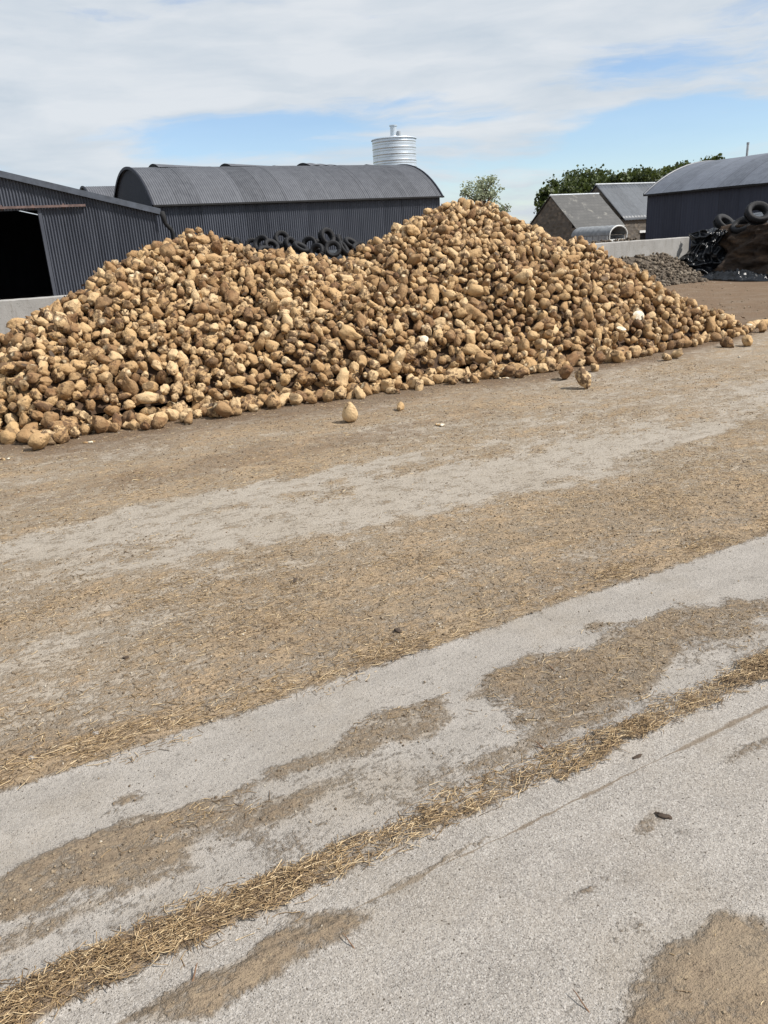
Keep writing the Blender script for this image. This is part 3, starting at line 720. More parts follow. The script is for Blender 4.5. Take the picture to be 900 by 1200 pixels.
mb.quadgrid(P); mb.poly([P[0][j] for j in range(0, 62)][::-1]); mb.poly([P[-1][j] for j in range(0, 62)])
mb.build('silage_face', M_sil, root, True)
mb = MB(); P = []
for i in range(71):
    x = -.1+(LC+.1)*i/70; row = []
    for j in range(41):
        y = -.08+(WC+.1)*j/40; sag = -.22*max(0, 1-j/2) if j < 2 else 0
        row.append((x, y+.25+.20*mnoise.noise((x*1.1, 2.2, 0)), topz(x, max(0, y))+.05+.05*abs(mnoise.noise((x*2, y*2, 9)))+.03*mnoise.noise((x*7, y*7, 9))+sag))
    P.append(row)
mb.quadgrid(P); mb.build('cover_sheet', M_film, root, True, solid=.01)
def clampP(px, py, x):   # point on plane x=const? intersect the face plane
    return onplane(px, py, CO+V*0, -V)
put_tyre(onplane(849, 263, CO+U*.35, V), (R(42), R(14), R(15)), 'leftmost black tyre on the brown silage, tilted open towards the yard', 1.0)
put_tyre(onplane(871, 265, CO+U*.30, V), (R(30), R(-22), R(-25)), 'middle tyre of the three on top of the brown silage, lying tilted', 1.0)
put_tyre(onplane(888, 250, CO+U*.30, V), (R(50), R(6), R(-10)), 'rightmost tyre on the brown silage, highest and facing the yard', 1.05)

# crumpled plastic sheets
def crumple(x, y, s_=0): 
    a = mnoise.noise((x*1.7+s_, y*1.7, s_)); c_ = mnoise.noise((x*4.1, y*3.3+s_, 2)); e_ = mnoise.noise((x*9+s_, y*8, 4))
    return .38*(1-abs(a)*2.4)+.16*(1-abs(c_)*2.4)+.03*(1-abs(e_)*2)
root_p = onplane(812, 275, CO, V)
mb = MB(); P = []
for i in range(71):
    s_ = i/70; row = []
    for j in range(61):
        k = j/60; w = .55+.25*k
        x = (s_-.5)*2*w+.18*math.sin(k*5+s_*3); z = 1.42-1.28*k+.10*mnoise.noise((s_*4, k*4, 1))-.25*abs(s_-.45)*(1-k)
        y = -.10-.45*k-.55*crumple(s_*2.1, k*2.3, 3)+.35*(abs(s_-.5)*2)**3
        row.append((x, y, z))
    P.append(row)
mb.quadgrid(P); o = mb.build('plastic_sheet', M_film, None, True, solid=.006)
g = WE; o.location = (g.x+.40, g.y-.35, 0); o.rotation_euler = (0, 0, R(-20)); tag(o, 'glossy black plastic sheet hanging crumpled over the end of the pale concrete wall', 'plastic sheet')
mb = MB(); P = []
for i in range(81):
    s_ = i/80; row = []
    for j in range(31):
        k = j/30; q = math.sin(math.pi*k)**.6*math.sin(math.pi*min(1, s_*1.05+.02))**.5
        row.append((s_*2.5+.1*math.sin(k*6), (k-.5)*.9+.15*math.sin(s_*7), .01+q*(.04+.42*max(0, crumple(s_*5, k*2.2, 15)+.10))))
    P.append(row)
mb.quadgrid(P); o = mb.build('plastic_sheet', M_film, None, True, solid=.006)
g = ground(818, 328); o.location = (g.x, g.y, 0); o.rotation_euler = (0, 0, R(-55)); tag(o, 'black plastic sheet lying crumpled on the ground at the foot of the silage', 'plastic sheet')

# ------------------------------------------------------------------ rock prototypes (numpy icospheres)
def ico(sub):
    bm = bmesh.new(); bmesh.ops.create_icosphere(bm, subdivisions=sub, radius=1)
    v = np.array([x.co[:] for x in bm.verts]); f = np.array([[q.index for q in x.verts] for x in bm.faces]); bm.free(); return v, f
def nz(v, sc, seed): return np.array([mnoise.noise((p[0]*sc+seed*7.1, p[1]*sc-seed*3.3, p[2]*sc+seed)) for p in v])
def rotmats(n, eul=None):
    q = rng.normal(size=(n, 4)); q /= np.linalg.norm(q, axis=1)[:, None]; w, x, y, z = q.T
    return np.stack([np.stack([1-2*(y*y+z*z), 2*(x*y-z*w), 2*(x*z+y*w)], -1), np.stack([2*(x*y+z*w), 1-2*(x*x+z*z), 2*(y*z-x*w)], -1), np.stack([2*(x*z-y*w), 2*(y*z+x*w), 1-2*(x*x+y*y)], -1)], 1)
def scatter(name, protos, pos, scl, rot, mat, smooth=True, kidx=None):
    vs = []; fs = []; base = 0; kidx = rng.integers(0, len(protos), len(pos)) if kidx is None else kidx
    for k, (pv, pf) in enumerate(protos):
        ii = np.where(kidx == k)[0]
        if not len(ii): continue
        vv = np.einsum('nij,vj->nvi', rot[ii], pv)*np.asarray(scl)[ii][:, None, None]+pos[ii][:, None, :]
        ff = pf[None]+(np.arange(len(ii))*len(pv))[:, None, None]+base
        vs.append(vv.reshape(-1, 3)); fs.append(ff.reshape(-1, 3)); base += len(ii)*len(pv)
    return npmesh(name, np.concatenate(vs), np.concatenate(fs), mat, smooth)
i1 = ico(1); i2 = ico(2); i3 = ico(3)
def stone_proto(base, seed):
    v, f = base; v = v*np.array([1, .8, .62]); v = v*(1+.35*nz(v, 1.1, seed)[:, None]+.12*nz(v, 3, seed)[:, None]); return v, f
stones = [stone_proto(i1, s_) for s_ in range(6)]
m, t, b = newmat('spoil_stone'); g2 = t.add('ShaderNodeNewGeometry'); co = t.add('ShaderNodeTexCoord').outputs['Object']
t.set(b, 'Base Color', t.mix(t.math('MULTIPLY', t.noise(co, 30, 3), .6), t.ramp(g2.outputs['Random Per Island'], [(0, (.07, .052, .036)), (.6, (.14, .11, .078)), (1, (.28, .235, .18))]), (.05, .035, .023)))
b.inputs['Roughness'].default_value = .95; M_spoil = m
# spoil heap in front of the right wall
SC = (7.8, 24.4)
def spoilH(x, y):
    dx = (x-SC[0]); dy = (y-SC[1]); u = dx*U.x+dy*U.y; v = dx*V.x+dy*V.y
    return 1.22-.60*np.hypot(np.maximum(np.maximum(-u-2.2, u-.3), 0), v*.85)+.16*(fbm(np.asarray(x)*1.2, np.asarray(y)*1.2, 4)-.5)
n = 14000; px_ = SC[0]+rng.uniform(-4.5, 4.5, n); py_ = SC[1]+rng.uniform(-4.5, 4.5, n); hz = spoilH(px_, py_)
ok = hz > -.12; px_, py_, hz = px_[ok], py_[ok], hz[ok]; sc_ = .03+.055*rng.random(len(px_))**1.7
so = scatter('spoil_heap', stones, np.stack([px_, py_, np.maximum(hz, .01)+rng.uniform(-.02, .03, len(px_))], -1), sc_, rotmats(len(px_)), M_spoil, False)
tag(so, 'grey brown heap of small stones and soil between the root heap and the pale wall', 'rubble heap', kind='stuff')
sx = np.linspace(SC[0]-4.5, SC[0]+4.5, 60); sy = np.linspace(SC[1]-4.5, SC[1]+4.5, 60); A, B_ = np.meshgrid(sx, sy)
Hs = np.maximum(spoilH(A, B_)-.015, -.05); mb = MB(); mb.quadgrid([[(A[i, j], B_[i, j], Hs[i, j]) for j in range(60)] for i in range(60)])
M_soil = simple('dark_soil', (.075, .058, .042), .95, 0, .5, 12, 30, .03)
so2 = mb.build('spoil_soil', M_soil, None, True); tag(so2, 'bare soil showing between the stones of the grey brown rubble heap', 'soil', kind='stuff')

# ------------------------------------------------------------------ the root heap
m, t, b = newmat('beet_skin'); g2 = t.add('ShaderNodeNewGeometry'); oi = t.add('ShaderNodeObjectInfo'); co = t.add('ShaderNodeTexCoord').outputs['Object']
rnd = t.math('FRACT', t.math('ADD', g2.outputs['Random Per Island'], oi.outputs['Random']))
off = t.add('ShaderNodeVectorMath', operation='ADD'); t.set(off, 0, co); 
cmb = t.add('ShaderNodeCombineXYZ'); t.set(cmb, 0, t.math('MULTIPLY', rnd, 30)); t.set(off, 1, cmb)
vv_ = off.outputs[0]
na_ = t.noise(vv_, 17, 5, .68); nb_ = t.noise(vv_, 55, 4, .7); nc_ = t.noise(t.scale(vv_, (1, 1, 1)), 5, 3, .6)
skin = t.ramp(rnd, [(0, (.175, .09, .041)), (.3, (.335, .200, .092)), (.65, (.485, .318, .155)), (1, (.62, .45, .26))])
skin = t.mix(t.sm(nc_, .35, .7), skin, t.mix(.45, skin, (.50, .345, .185)))
soil = t.mix(nb_, (.045, .023, .012), (.14, .078, .042))
thr = t.math('ADD', .45, t.math('MULTIPLY', t.math('FRACT', t.math('MULTIPLY', rnd, 7.3)), .18))
sf = t.add('ShaderNodeMapRange', interpolation_type='SMOOTHSTEP'); t.set(sf, 0, t.math('ADD', t.math('MULTIPLY', na_, .75), t.math('MULTIPLY', nb_, .25))); t.set(sf, 1, thr); t.set(sf, 2, t.math('ADD', thr, .07))
c_ = t.mix(t.math('MULTIPLY', sf.outputs[0], .85), skin, soil)
c_ = t.mix(t.math('MULTIPLY', t.sm(nb_, .58, .72), .5), c_, (.14, .08, .042))
ca_ = t.add('ShaderNodeVertexColor', layer_name='mask'); cs_ = t.add('ShaderNodeSeparateColor'); t.set(cs_, 0, ca_.outputs[0])
c_ = t.mix(t.math('MULTIPLY', t.sm(t.math('ADD', cs_.outputs[0], t.math('MULTIPLY', t.math('SUBTRACT', na_, .5), .8)), .3, .7), .65), c_, (.12, .075, .04))
c_ = t.mix(t.math('MULTIPLY', cs_.outputs[1], t.math('GREATER_THAN', t.math('FRACT', t.math('MULTIPLY', rnd, 13.7)), .55)), c_, (.60, .48, .31))
c_ = t.mix(t.math('MULTIPLY', t.sm(cs_.outputs[2], .3, 1), .6), c_, (.09, .05, .026))
t.set(b, 'Base Color', c_); b.inputs['Roughness'].default_value = .8; b.inputs['Specular IOR Level'].default_value = .3
bump(t, b, t.math('ADD', na_, t.math('MULTIPLY', nb_, .5)), .9, .022); M_beet = m
m, t, b = newmat('beet_flesh'); co = t.add('ShaderNodeTexCoord').outputs['Object']
t.set(b, 'Base Color', t.ramp(t.noise(co, 25, 4), [(.35, (.42, .33, .22)), (.6, (.66, .59, .46))])); b.inputs['Roughness'].default_value = .6; M_flesh = m

def beet_proto(base, seed):
    r_ = random.Random(seed); v, f = base; v = v.copy()
    z = v[:, 2]; L_ = r_.choice([1.12, 1.25, 1.4, 1.6, 1.85]); tp = r_.uniform(.05, .42)
    rad = 1-tp*np.clip(z+.3, 0, 1.3)**1.3
    x = v[:, 0]*rad*r_.uniform(.85, 1.05); y = v[:, 1]*rad*r_.uniform(.85, 1.05)
    bend = r_.uniform(-.18, .18); x = x+bend*z*z
    zz_ = np.where(z < -.72, -.72-(-.72-z)*.35, z)*L_
    w = np.stack([x, y, zz_], -1)
    s1 = nz(v, 1.25, seed+3); s2 = nz(v, 2.9, seed+9); s3 = nz(v, 6, seed+5)
    w = w*(1+.34*s1+.20*s2+.10*s3-.10*np.abs(s2)*2)[:, None]
    if seed % 4 == 0:      # forked or knobbly root
        a = r_.uniform(0, 6.28); k = np.clip((w[:, 0]*math.cos(a)+w[:, 1]*math.sin(a))-.45, 0, 1)*np.clip(.4+z, 0, 1)
        w[:, 2] += k*.7; w[:, 0] += k*.35*math.cos(a); w[:, 1] += k*.35*math.sin(a)
    return w, f
NP_ = 14
P2 = [beet_proto(i2, s_) for s_ in range(NP_)]; P3 = [beet_proto(i3, s_) for s_ in range(NP_)]
# dart throwing in a shell under the heap surface
cell = .2; grid = {}; pts = []
def try_add(x, y, z, r_, tol=.84):
    ci, cj, ck = int(x//cell), int(y//cell), int(z//cell)
    for a in (ci-1, ci, ci+1):
        for b_ in (cj-1, cj, cj+1):
            for c in (ck-1, ck, ck+1):
                for q in grid.get((a, b_, c), ()):
                    dx = x-q[0]; dy = y-q[1]; dz = z-q[2]; rr_ = (r_+q[3])*tol
                    if dx*dx+dy*dy+dz*dz < rr_*rr_: return False
    grid.setdefault((ci, cj, ck), []).append((x, y, z, r_)); return True
LOOSE = [(410, 487, .088, 'pear shaped tan beet standing alone on the yard, left of a smaller lone one'), (469, 477, .048, 'small brown beet alone on the yard between the heap and the pale flesh scrap'),
         (466, 459, .035, 'tiny dark beet at the heap foot, above the small lone brown one'), (683, 449, .075, 'oval tan beet lying out on the yard furthest forward on the right'), (663, 438, .085, 'round brown beet just off the foot of the heap, above the oval one'),
         (688, 441, .052, 'small pale beet between the oval beet and the heap'), (697, 431, .06, 'small tan beet touching the heap foot above two loose ones'), (781, 419, .05, 'small round brown beet loose at the foot of the right slope'),
         (793, 416, .055, 'dark brown beet right of the small round one at the right foot'), (853, 402, .075, 'pointed tan beet lying loose near the right tip of the heap'), (876, 400, .085, 'round brown beet loose beside the pointed one near the right tip'),
         (893, 386, .06, 'dark beet at the very right tip of the heap'), (47, 520, .075, 'beet lying foremost at the left foot of the heap'), (72, 513, .07, 'rounded tan beet next to the foremost one at the left foot'), (88, 508, .06, 'smaller beet third from the front at the left foot'),
         (222, 493, .045, 'small dark muddy beet just off the heap foot at left'), (262, 484, .07, 'broad knobbly beet bulging out of the left foot line'), (332, 470, .065, 'beet edging out of the foot line right of the broad knobbly one')]
loose_pts = []
for (px, py, r_, lab) in LOOSE:
    g = ground(px, py, r_*.8); loose_pts.append((g.x, g.y, r_*.86, r_, lab)); try_add(g.x, g.y, r_*.9, r_, .5)
NB = 230000
az_ = rng.uniform(AZ0, AZ1-.001, NB); u_ = rng.random(NB)
rf_, rr_a = pile_params(az_); back = 2.2
r_all = rf_+.02+(rr_a-rf_+back)*np.sqrt(u_)*1.0
xs_ = r_all*np.sin(az_); ys_ = r_all*np.cos(az_); hs_ = pileH(xs_, ys_); big = rng.random(NB)
rad_ = .044+.038*rng.random(NB)**1.2+.016*(big > .90)-.006*(big < .2)
depth = np.where(np.arange(NB) < NB*.40, rng.uniform(0, .085, NB), rng.uniform(0, .19, NB))
for i in range(9000):      # the foot row lies on the yard
    a_ = rng.uniform(AZ0+.01, AZ1-.01); rf0 = float(pile_params(a_)[0]); r_ = .045+.045*rng.random(); q_ = rf0+rng.uniform(-.04, .34)
    if rng.random() < .02: q_ -= rng.uniform(.05, .22)
    if try_add(q_*math.sin(a_), q_*math.cos(a_), r_*.84, r_, .80): pts.append((q_*math.sin(a_), q_*math.cos(a_), r_*.84, r_, 0))
for i in range(NB):
    h = hs_[i]; r_ = rad_[i]
    z = max(h-depth[i], r_*.82)
    if h < -.015 or z > max(h, 0)+.14: continue
    if try_add(xs_[i], ys_[i], z, r_): pts.append((xs_[i], ys_[i], z, r_, depth[i]))
pts = np.array(pts); print('beets', len(pts))
def along(n_, k=None):   # orientation: long axis mostly lying
    return rotmats(n_)
rots = rotmats(len(pts))
# choose the 300 that show largest
pr = np.array([proj(p_[:3]) for p_ in pts]); dist = np.linalg.norm(pts[:, :3]-np.array([0, 0, EYE]), axis=1)
surf = np.maximum(pileH(pts[:, 0], pts[:, 1]), pts[:, 3]*.8)-pts[:, 2]
rfp, rrp = pile_params(np.arctan2(pts[:, 0], pts[:, 1]))
inview = (pr[:, 0] > 4) & (pr[:, 0] < 896) & (surf < .05) & (np.hypot(pts[:, 0], pts[:, 1]) < rrp)
score = np.where(inview, pts[:, 3]/dist, 0); order = np.argsort(-score); chosen = order[:280]; rest = np.setdiff1d(np.arange(len(pts)), chosen)
kidx = rng.integers(0, NP_, len(pts))
near = rest[dist[rest] < 10.6]; farb = rest[dist[rest] >= 10.6]
v_all = []; 
def scat_arr(ids, protos):
    vs = []; fs = []; cs = []; base = 0
    for k, (pv, pf) in enumerate(protos):
        ii = ids[kidx[ids] == k]
        if not len(ii): continue
        vv = np.einsum('nij,vj->nvi', rots[ii], pv)*(pts[ii, 3]*.98)[:, None, None]+pts[ii, :3][:, None, :]
        vs.append(vv.reshape(-1, 3)); fs.append((pf[None]+(np.arange(len(ii))*len(pv))[:, None, None]+base).reshape(-1, 3)); base += len(ii)*len(pv)
        cs.append(np.tile(zc(i2[0] if len(pv) == len(i2[0]) else i3[0]), (len(ii), 1)))
    return np.concatenate(vs), np.concatenate(fs), np.concatenate(cs)
va, fa, cca = scat_arr(near, P3); vb, fb, ccb = scat_arr(farb, P2)
hp = npmesh('beet_heap', np.concatenate([va, vb]), np.concatenate([fa, fb+len(va)]), M_beet, True, np.concatenate([cca, ccb]))
tag(hp, 'huge twin peaked heap of muddy tan fodder beet roots filling the middle of the yard', 'beet heap', kind='stuff')
EGG = NP_; v_, f_ = i3; v_ = v_.copy(); z_ = v_[:, 2]; rd_ = .98-.34*np.clip(z_+.35, 0, 1.35)
v_ = np.stack([v_[:, 0]*rd_, v_[:, 1]*rd_*.95, z_*1.22], -1); v_ = v_*(1+.10*nz(v_, 1.4, 61)+.05*nz(v_, 3.5, 62)+.03*nz(v_, 7, 63))[:, None]; P3.append((v_, f_))
meshes = []
for k, (pv, pf) in enumerate(P3):
    o = npmesh('beet', pv*.07, pf, M_beet, True, zc(i3[0])); meshes.append(o.data); bpy.data.objects.remove(o)
def beet(x, y, z, r_, rotm, k, label, group=None):
    o = bpy.data.objects.new('beet', meshes[k]); COL.objects.link(o)
    o.matrix_world = Matrix.Translation((x, y, z)) @ Matrix([list(map(float, q)) for q in rotm]).to_4x4() @ Matrix.Scale(r_*.98/.07, 4)
    return tag(o, label, 'beet', group)
COLN = [(45, 'below the shed doorway'), (95, 'below the shed door jamb'), (140, 'below the shed wall'), (185, 'below the shed corner'), (225, 'left of the left peak'), (265, 'below the left peak'), (305, 'below the leftmost tyres'),
        (345, 'below the middle tyres'), (390, 'below the highest tyre'), (435, 'below the dip'), (475, 'below the silo'), (520, 'below the barn end'), (565, 'below the right peak'), (610, 'right of the right peak'), (660, 'below the slate roof'), (720, 'below the tin roof'), (780, 'below the navy barn'), (901, 'near the right tip')]
made = {}
for i in chosen:
    ax_ = rots[i] @ np.array([0, 0, 1.0]); pa = proj(pts[i, :3]+ax_*.05); pb = proj(pts[i, :3]-ax_*.05)
    ln = math.hypot(pa[0]-pb[0], pa[1]-pb[1])/(900/dist[i]*.1); vert = abs(pa[1]-pb[1]) > abs(pa[0]-pb[0])
    asp = np.ptp(P3[kidx[i]][0][:, 2])/np.ptp(P3[kidx[i]][0][:, 0])
    shape = 'round' if ln < .5 or asp < 1.1 else ('upright' if vert else 'sideways')
    size = 'large' if pts[i, 3] > .078 else ('medium' if pts[i, 3] > .068 else 'small')
    zz_ = pts[i, 2]; row = 'in the foot row' if zz_ < .11 else ('just above the foot row' if zz_ < .25 else ('low on the slope' if zz_ < .5 else 'on the lower slope' if zz_ < .8 else 'halfway up'))
    cn = [c_ for lim, c_ in COLN if pr[i, 0] < lim][0]
    o = beet(pts[i, 0], pts[i, 1], pts[i, 2], pts[i, 3], rots[i], kidx[i], '%s %s tan beet %s, %s' % (size, shape, row, cn), 'fodder beets lying low on the front of the heap')
    made.setdefault(o['label'], []).append((pr[i, 0], o))
for lab, lst in made.items():
    if len(lst) > 1:
        for k, (_, o) in enumerate(sorted(lst, key=lambda q: q[0])):
            o['label'] = lab+', '+['leftmost', 'second from left', 'third from left', 'fourth from left', 'fifth from left', 'sixth from left', 'seventh from left', 'eighth from left'][min(k, 7)]
eul = rotmats(len(loose_pts))
for j, (x, y, z, r_, lab) in enumerate(loose_pts):
    rm = eul[j]; k = int(rng.integers(0, NP_))
    if k % 4 == 0: k += 1
    if j == 0: rm = np.array([[1, 0, 0], [0, .995, -.1], [0, .1, .995]]); k = EGG
    vz = (P3[k][0] @ np.array(rm).T)[:, 2].min()*r_*.98
    beet(x, y, -vz-.004, r_, rm, k, lab, 'loose beets lying off the heap')
# cut beets showing pale flesh
def cut_beet(px, py, r_, nrm, label, on=True):
    d = ray(px, py); E = Vector((0, 0, EYE)); tt = None
    for s_ in np.linspace(5, 20, 1500):
        q = E+d*(s_/d.y)
        if pileH(q.x, q.y) > q.z-.05 or q.z < r_*.7: tt = q; break
    q = tt; nrm = Vector(nrm).normalized()
    root = empty('cut_beet', q, 0, label, 'beet', rot=nrm.to_track_quat('Z', 'Y').to_euler())
    v, f = P3[3]; v = v.copy()*r_; v[:, 2] = np.minimum(v[:, 2]*.8, .12*r_); o = npmesh('beet_body', v, f, M_beet, True); o.parent = root
    mb = MB(); n = 24; P = []
    for k in np.linspace(0.02, .86, 5): P.append([(k*r_*math.cos(a)*(1+.08*math.sin(3*a)), k*r_*math.sin(a)*(1+.06*math.cos(2*a)), .12*r_+.012*(1-k*k)+.002) for a in np.linspace(0, 2*math.pi, n+1)])
    mb.quadgrid(P); mb.build('cut_face', M_flesh, root, True)
cut_beet(748, 370, .085, (.1, -.85, .5), 'cut beet with a round white face turned to the camera on the right slope')
cut_beet(728, 386, .075, (.2, -.3, .9), 'half buried beet with a pale flat cut just below the round white cut one')
cut_beet(497, 398, .06, (.1, -.8, .6), 'cut beet with a small pale face in the middle of the heap')
cut_beet(878, 381, .05, (.1, -.2, .9), 'small cut beet showing white near the right tip of the heap')
def scrap(px, py, n, s_, label, seed, cat='root scrap'):
    g = ground(px, py); root = empty('root_scrap', g, 0, label, cat); r_ = random.Random(seed)
    for k in range(n):
        v, f = stones[k % 6]; a = r_.uniform(0, 6.3); c_ = np.array([[math.cos(a), -math.sin(a), 0], [math.sin(a), math.cos(a), 0], [0, 0, 1]])
        w = (v*np.array([1.4, .8, .6])) @ c_.T*s_*r_.uniform(.5, 1)+np.array([r_.uniform(-1, 1)*s_*1.6, r_.uniform(-1, 1)*s_*.7, s_*.35])
        o = npmesh('flesh_piece' if k % 3 else 'skin_piece', w, f, M_flesh if k % 3 else M_beet, False); o.parent = root
scrap(512, 499, 6, .032, 'white and brown scrap of broken beet on the bare yard in front of the heap', 1)
scrap(106, 519, 6, .028, 'pale broken beet scrap on the ground by the left foot of the heap', 2)
scrap(4, 539, 4, .03, 'pale root scrap at the left edge of the photo below the heap', 3)
scrap(590, 444, 4, .03, 'bright white beet chunk lying at the foot of the heap in the middle', 5)
nl = 900; ii = rng.choice(np.where(surf < .06)[0], nl); lp = pts[ii, :3]+rng.normal(0, .03, (nl, 3))+np.array([0, -.02, .05])
ql = rotmats(nl); qd = np.array([[-1, -.35, .1], [0, -.5, 0], [1, -.1, .2], [.9, .25, .1], [0, .5, -.1], [-1, .3, .15]])*.5
qv = np.einsum('nij,vj->nvi', ql, qd)*(rng.uniform(.03, .09, nl))[:, None, None]+lp[:, None, :]
M_dry = simple('dry_leaf', (.10, .062, .034), .8, 0, .6, 8)
tag(npmesh('dry_leaf_scraps', qv.reshape(-1, 3), np.arange(6)[None]+(np.arange(nl)*6)[:, None], M_dry, False), 'dry brown leaf scraps caught between the heaped beets', 'leaves', kind='stuff')
# dark filler core added so no daylight shows between the roots
ca = np.linspace(AZ0, AZ1, 260); core = []
for a in ca:
    rf0, rr0 = pile_params(a); row = []
    for k in np.linspace(0, 1, 60):
        r_ = rf0+.36+(rr0-rf0+3.6)*k; x = r_*math.sin(a); y = r_*math.cos(a); h = float(pileH(x, y)); row.append((x, y, max(-.03, h-.20)))
    core.append(row)
M_core = simple('heap_core', (.06, .034, .018), .95, 0, .5, 9, 22, .04)
tag(MB().quadgrid(core).build('heap_core', M_core, None, True), 'soil brown filler core added beneath the heaped beets so no daylight shows between them', 'soil', kind='stuff')

# ------------------------------------------------------------------ straw, grit and clods
m, t, b = newmat('straw'); g2 = t.add('ShaderNodeNewGeometry')
t.set(b, 'Base Color', t.ramp(g2.outputs['Random Per Island'], [(0, (.07, .043, .023)), (.35, (.20, .13, .065)), (.75, (.40, .275, .14)), (1, (.70, .55, .34))])); b.inputs['Roughness'].default_value = .6
M_straw = m
def grid_lookup(A_, x, y):
    j = np.clip(np.searchsorted(gx, x), 0, len(gx)-1); i = np.clip(np.searchsorted(gy, y), 0, len(gy)-1); return A_[i, j]
def straw_field(n_try, ulo, uhi, vlo, vhi, lmin, lmax, wd, pw, align, lift):
    u = rng.uniform(ulo, uhi, n_try); v = rng.uniform(vlo, vhi, n_try); x = u*U.x+v*V.x; y = u*U.y+v*V.y
    k = rng.random(n_try) < np.clip(grid_lookup(ST, x, y), 0, 1)**pw; x = x[k]; y = y[k]; n_ = len(x)
    L_ = lmin+(lmax-lmin)*rng.random(n_)**2.2; base = math.atan2(U.y, U.x)
    a = np.where(rng.random(n_) < align, base+rng.normal(0, .45, n_), rng.uniform(0, 6.28, n_)); stv = grid_lookup(ST, x, y)
    z = grid_lookup(Z, x, y)+.002+lift*rng.random(n_)*stv; tilt = rng.normal(0, .16, n_)*(.3+stv)
    dx = np.cos(a)*np.cos(tilt); dy = np.sin(a)*np.cos(tilt); dz = np.sin(tilt); bendv = rng.normal(0, .10, n_)*L_
    pts_ = []
    for s_ in (-.5, 0, .5):
        cx = x+dx*L_*s_-dy*bendv*(1-abs(s_)*2); cy = y+dy*L_*s_+dx*bendv*(1-abs(s_)*2); cz = np.maximum(z+dz*L_*s_, grid_lookup(Z, x, y)+.0015)
        w = wd*(.6+.8*rng.random(n_))*.5
        for (ox, oz) in ((1, 0), (-1, 0), (0, 1.1)):
            pts_.append(np.stack([cx-dy*w*ox, cy+dx*w*ox, cz+w*oz], -1))
    Vv = np.stack(pts_, 1)                       # n,9,3
    f = []
    for s_ in (0, 3):
        for k2 in range(3): q = (k2+1) % 3; f.append((s_+k2, s_+q, s_+3+q, s_+3+k2))
    f = np.array(f); Ff = f[None]+(np.arange(n_)*9)[:, None, None]
    return Vv.reshape(-1, 3), Ff.reshape(-1, 4), n_
parts = [straw_field(52000, -1.6, 3.4, 1.50, 1.72, .010, .070, .0019, 1.2, .5, .014),
         straw_field(60000, -2.2, 4.6, 1.60, 2.44, .005, .05, .0019, 1.2, .3, .010),
         straw_field(1800, -1.0, 2.6, .6, 1.5, .008, .04, .002, 1, .3, .003),
         straw_field(12000, -2.2, 4.6, 2.44, 2.62, .012, .09, .0019, 1.2, .6, .010),
         straw_field(120000, -3, 6, 2.5, 4.2, .006, .05, .0022, 1.0, .3, .010),
         straw_field(130000, -5, 8, 4.2, 8, .010, .045, .0034, 1.0, .35, .006)]
vs = []; fs = []; base = 0
for v_, f_, n_ in parts: vs.append(v_); fs.append(f_+base); base += len(v_); print('straw', n_)
so = npmesh('straw_litter', np.concatenate(vs), np.concatenate(fs), M_straw, False)
tag(so, 'golden straw and chaff scattered over the concrete and packed along the slab joint', 'straw', kind='stuff')
M_grit = simple('grit', (.17, .14, .11), .95, 0, .6, 40)
m, t, b = newmat('grit_mixed'); g2 = t.add('ShaderNodeNewGeometry')
t.set(b, 'Base Color', t.ramp(g2.outputs['Random Per Island'], [(0, (.085, .058, .036)), (.3, (.17, .125, .08)), (.85, (.29, .225, .15)), (1, (.45, .41, .34))])); b.inputs['Roughness'].default_value = .95; M_gm = m
def grit(n_, ulo, uhi, vlo, vhi, smin, smax, useD=True):
    u = rng.uniform(ulo, uhi, n_); v = rng.uniform(vlo, vhi, n_); x = u*U.x+v*V.x; y = u*U.y+v*V.y
    k = rng.random(n_) < np.clip(grid_lookup(D, x, y), .04, 1)**1.3; x, y = x[k], y[k]; s_ = smin+(smax-smin)*rng.random(len(x))**4
    return np.stack([x, y, grid_lookup(Z, x, y)+s_*.25], -1), s_
ga = [grit(9000, -1.5, 3, .5, 2.45, .0012, .006), grit(60000, -2.5, 5, 2.45, 4.6, .0018, .009), grit(50000, -5, 8, 4.2, 8.5, .003, .011), grit(30000, -2, 4, 1.6, 2.4, .0012, .007)]
def litter(n_, x0, x1, y0, y1, smin, smax):
    x = rng.uniform(x0, x1, n_); y = rng.uniform(y0, y1, n_); k = (fbm(x*.9, y*.9, 71) > .5) | (rng.random(n_) < .25); x, y = x[k], y[k]
    s_ = smin+(smax-smin)*rng.random(len(x))**5; return np.stack([x, y, s_*.2], -1), s_
ga += [litter(9000, 4.5, 14, 8.5, 24, .006, .035)]
gp = np.concatenate([a[0] for a in ga]); gs = np.concatenate([a[1] for a in ga])
i0 = (np.array([[1, 0, 0], [-1, 0, 0], [0, .8, 0], [0, -.8, 0], [0, 0, .6], [0, 0, -.6]])*1., np.array([[0, 2, 4], [2, 1, 4], [1, 3, 4], [3, 0, 4], [2, 0, 5], [1, 2, 5], [3, 1, 5], [0, 3, 5]]))
go = scatter('grit', [i0], gp, gs, rotmats(len(gp)), M_gm, False); tag(go, 'loose crumbs of soil and fine grit over the concrete yard', 'grit', kind='stuff')
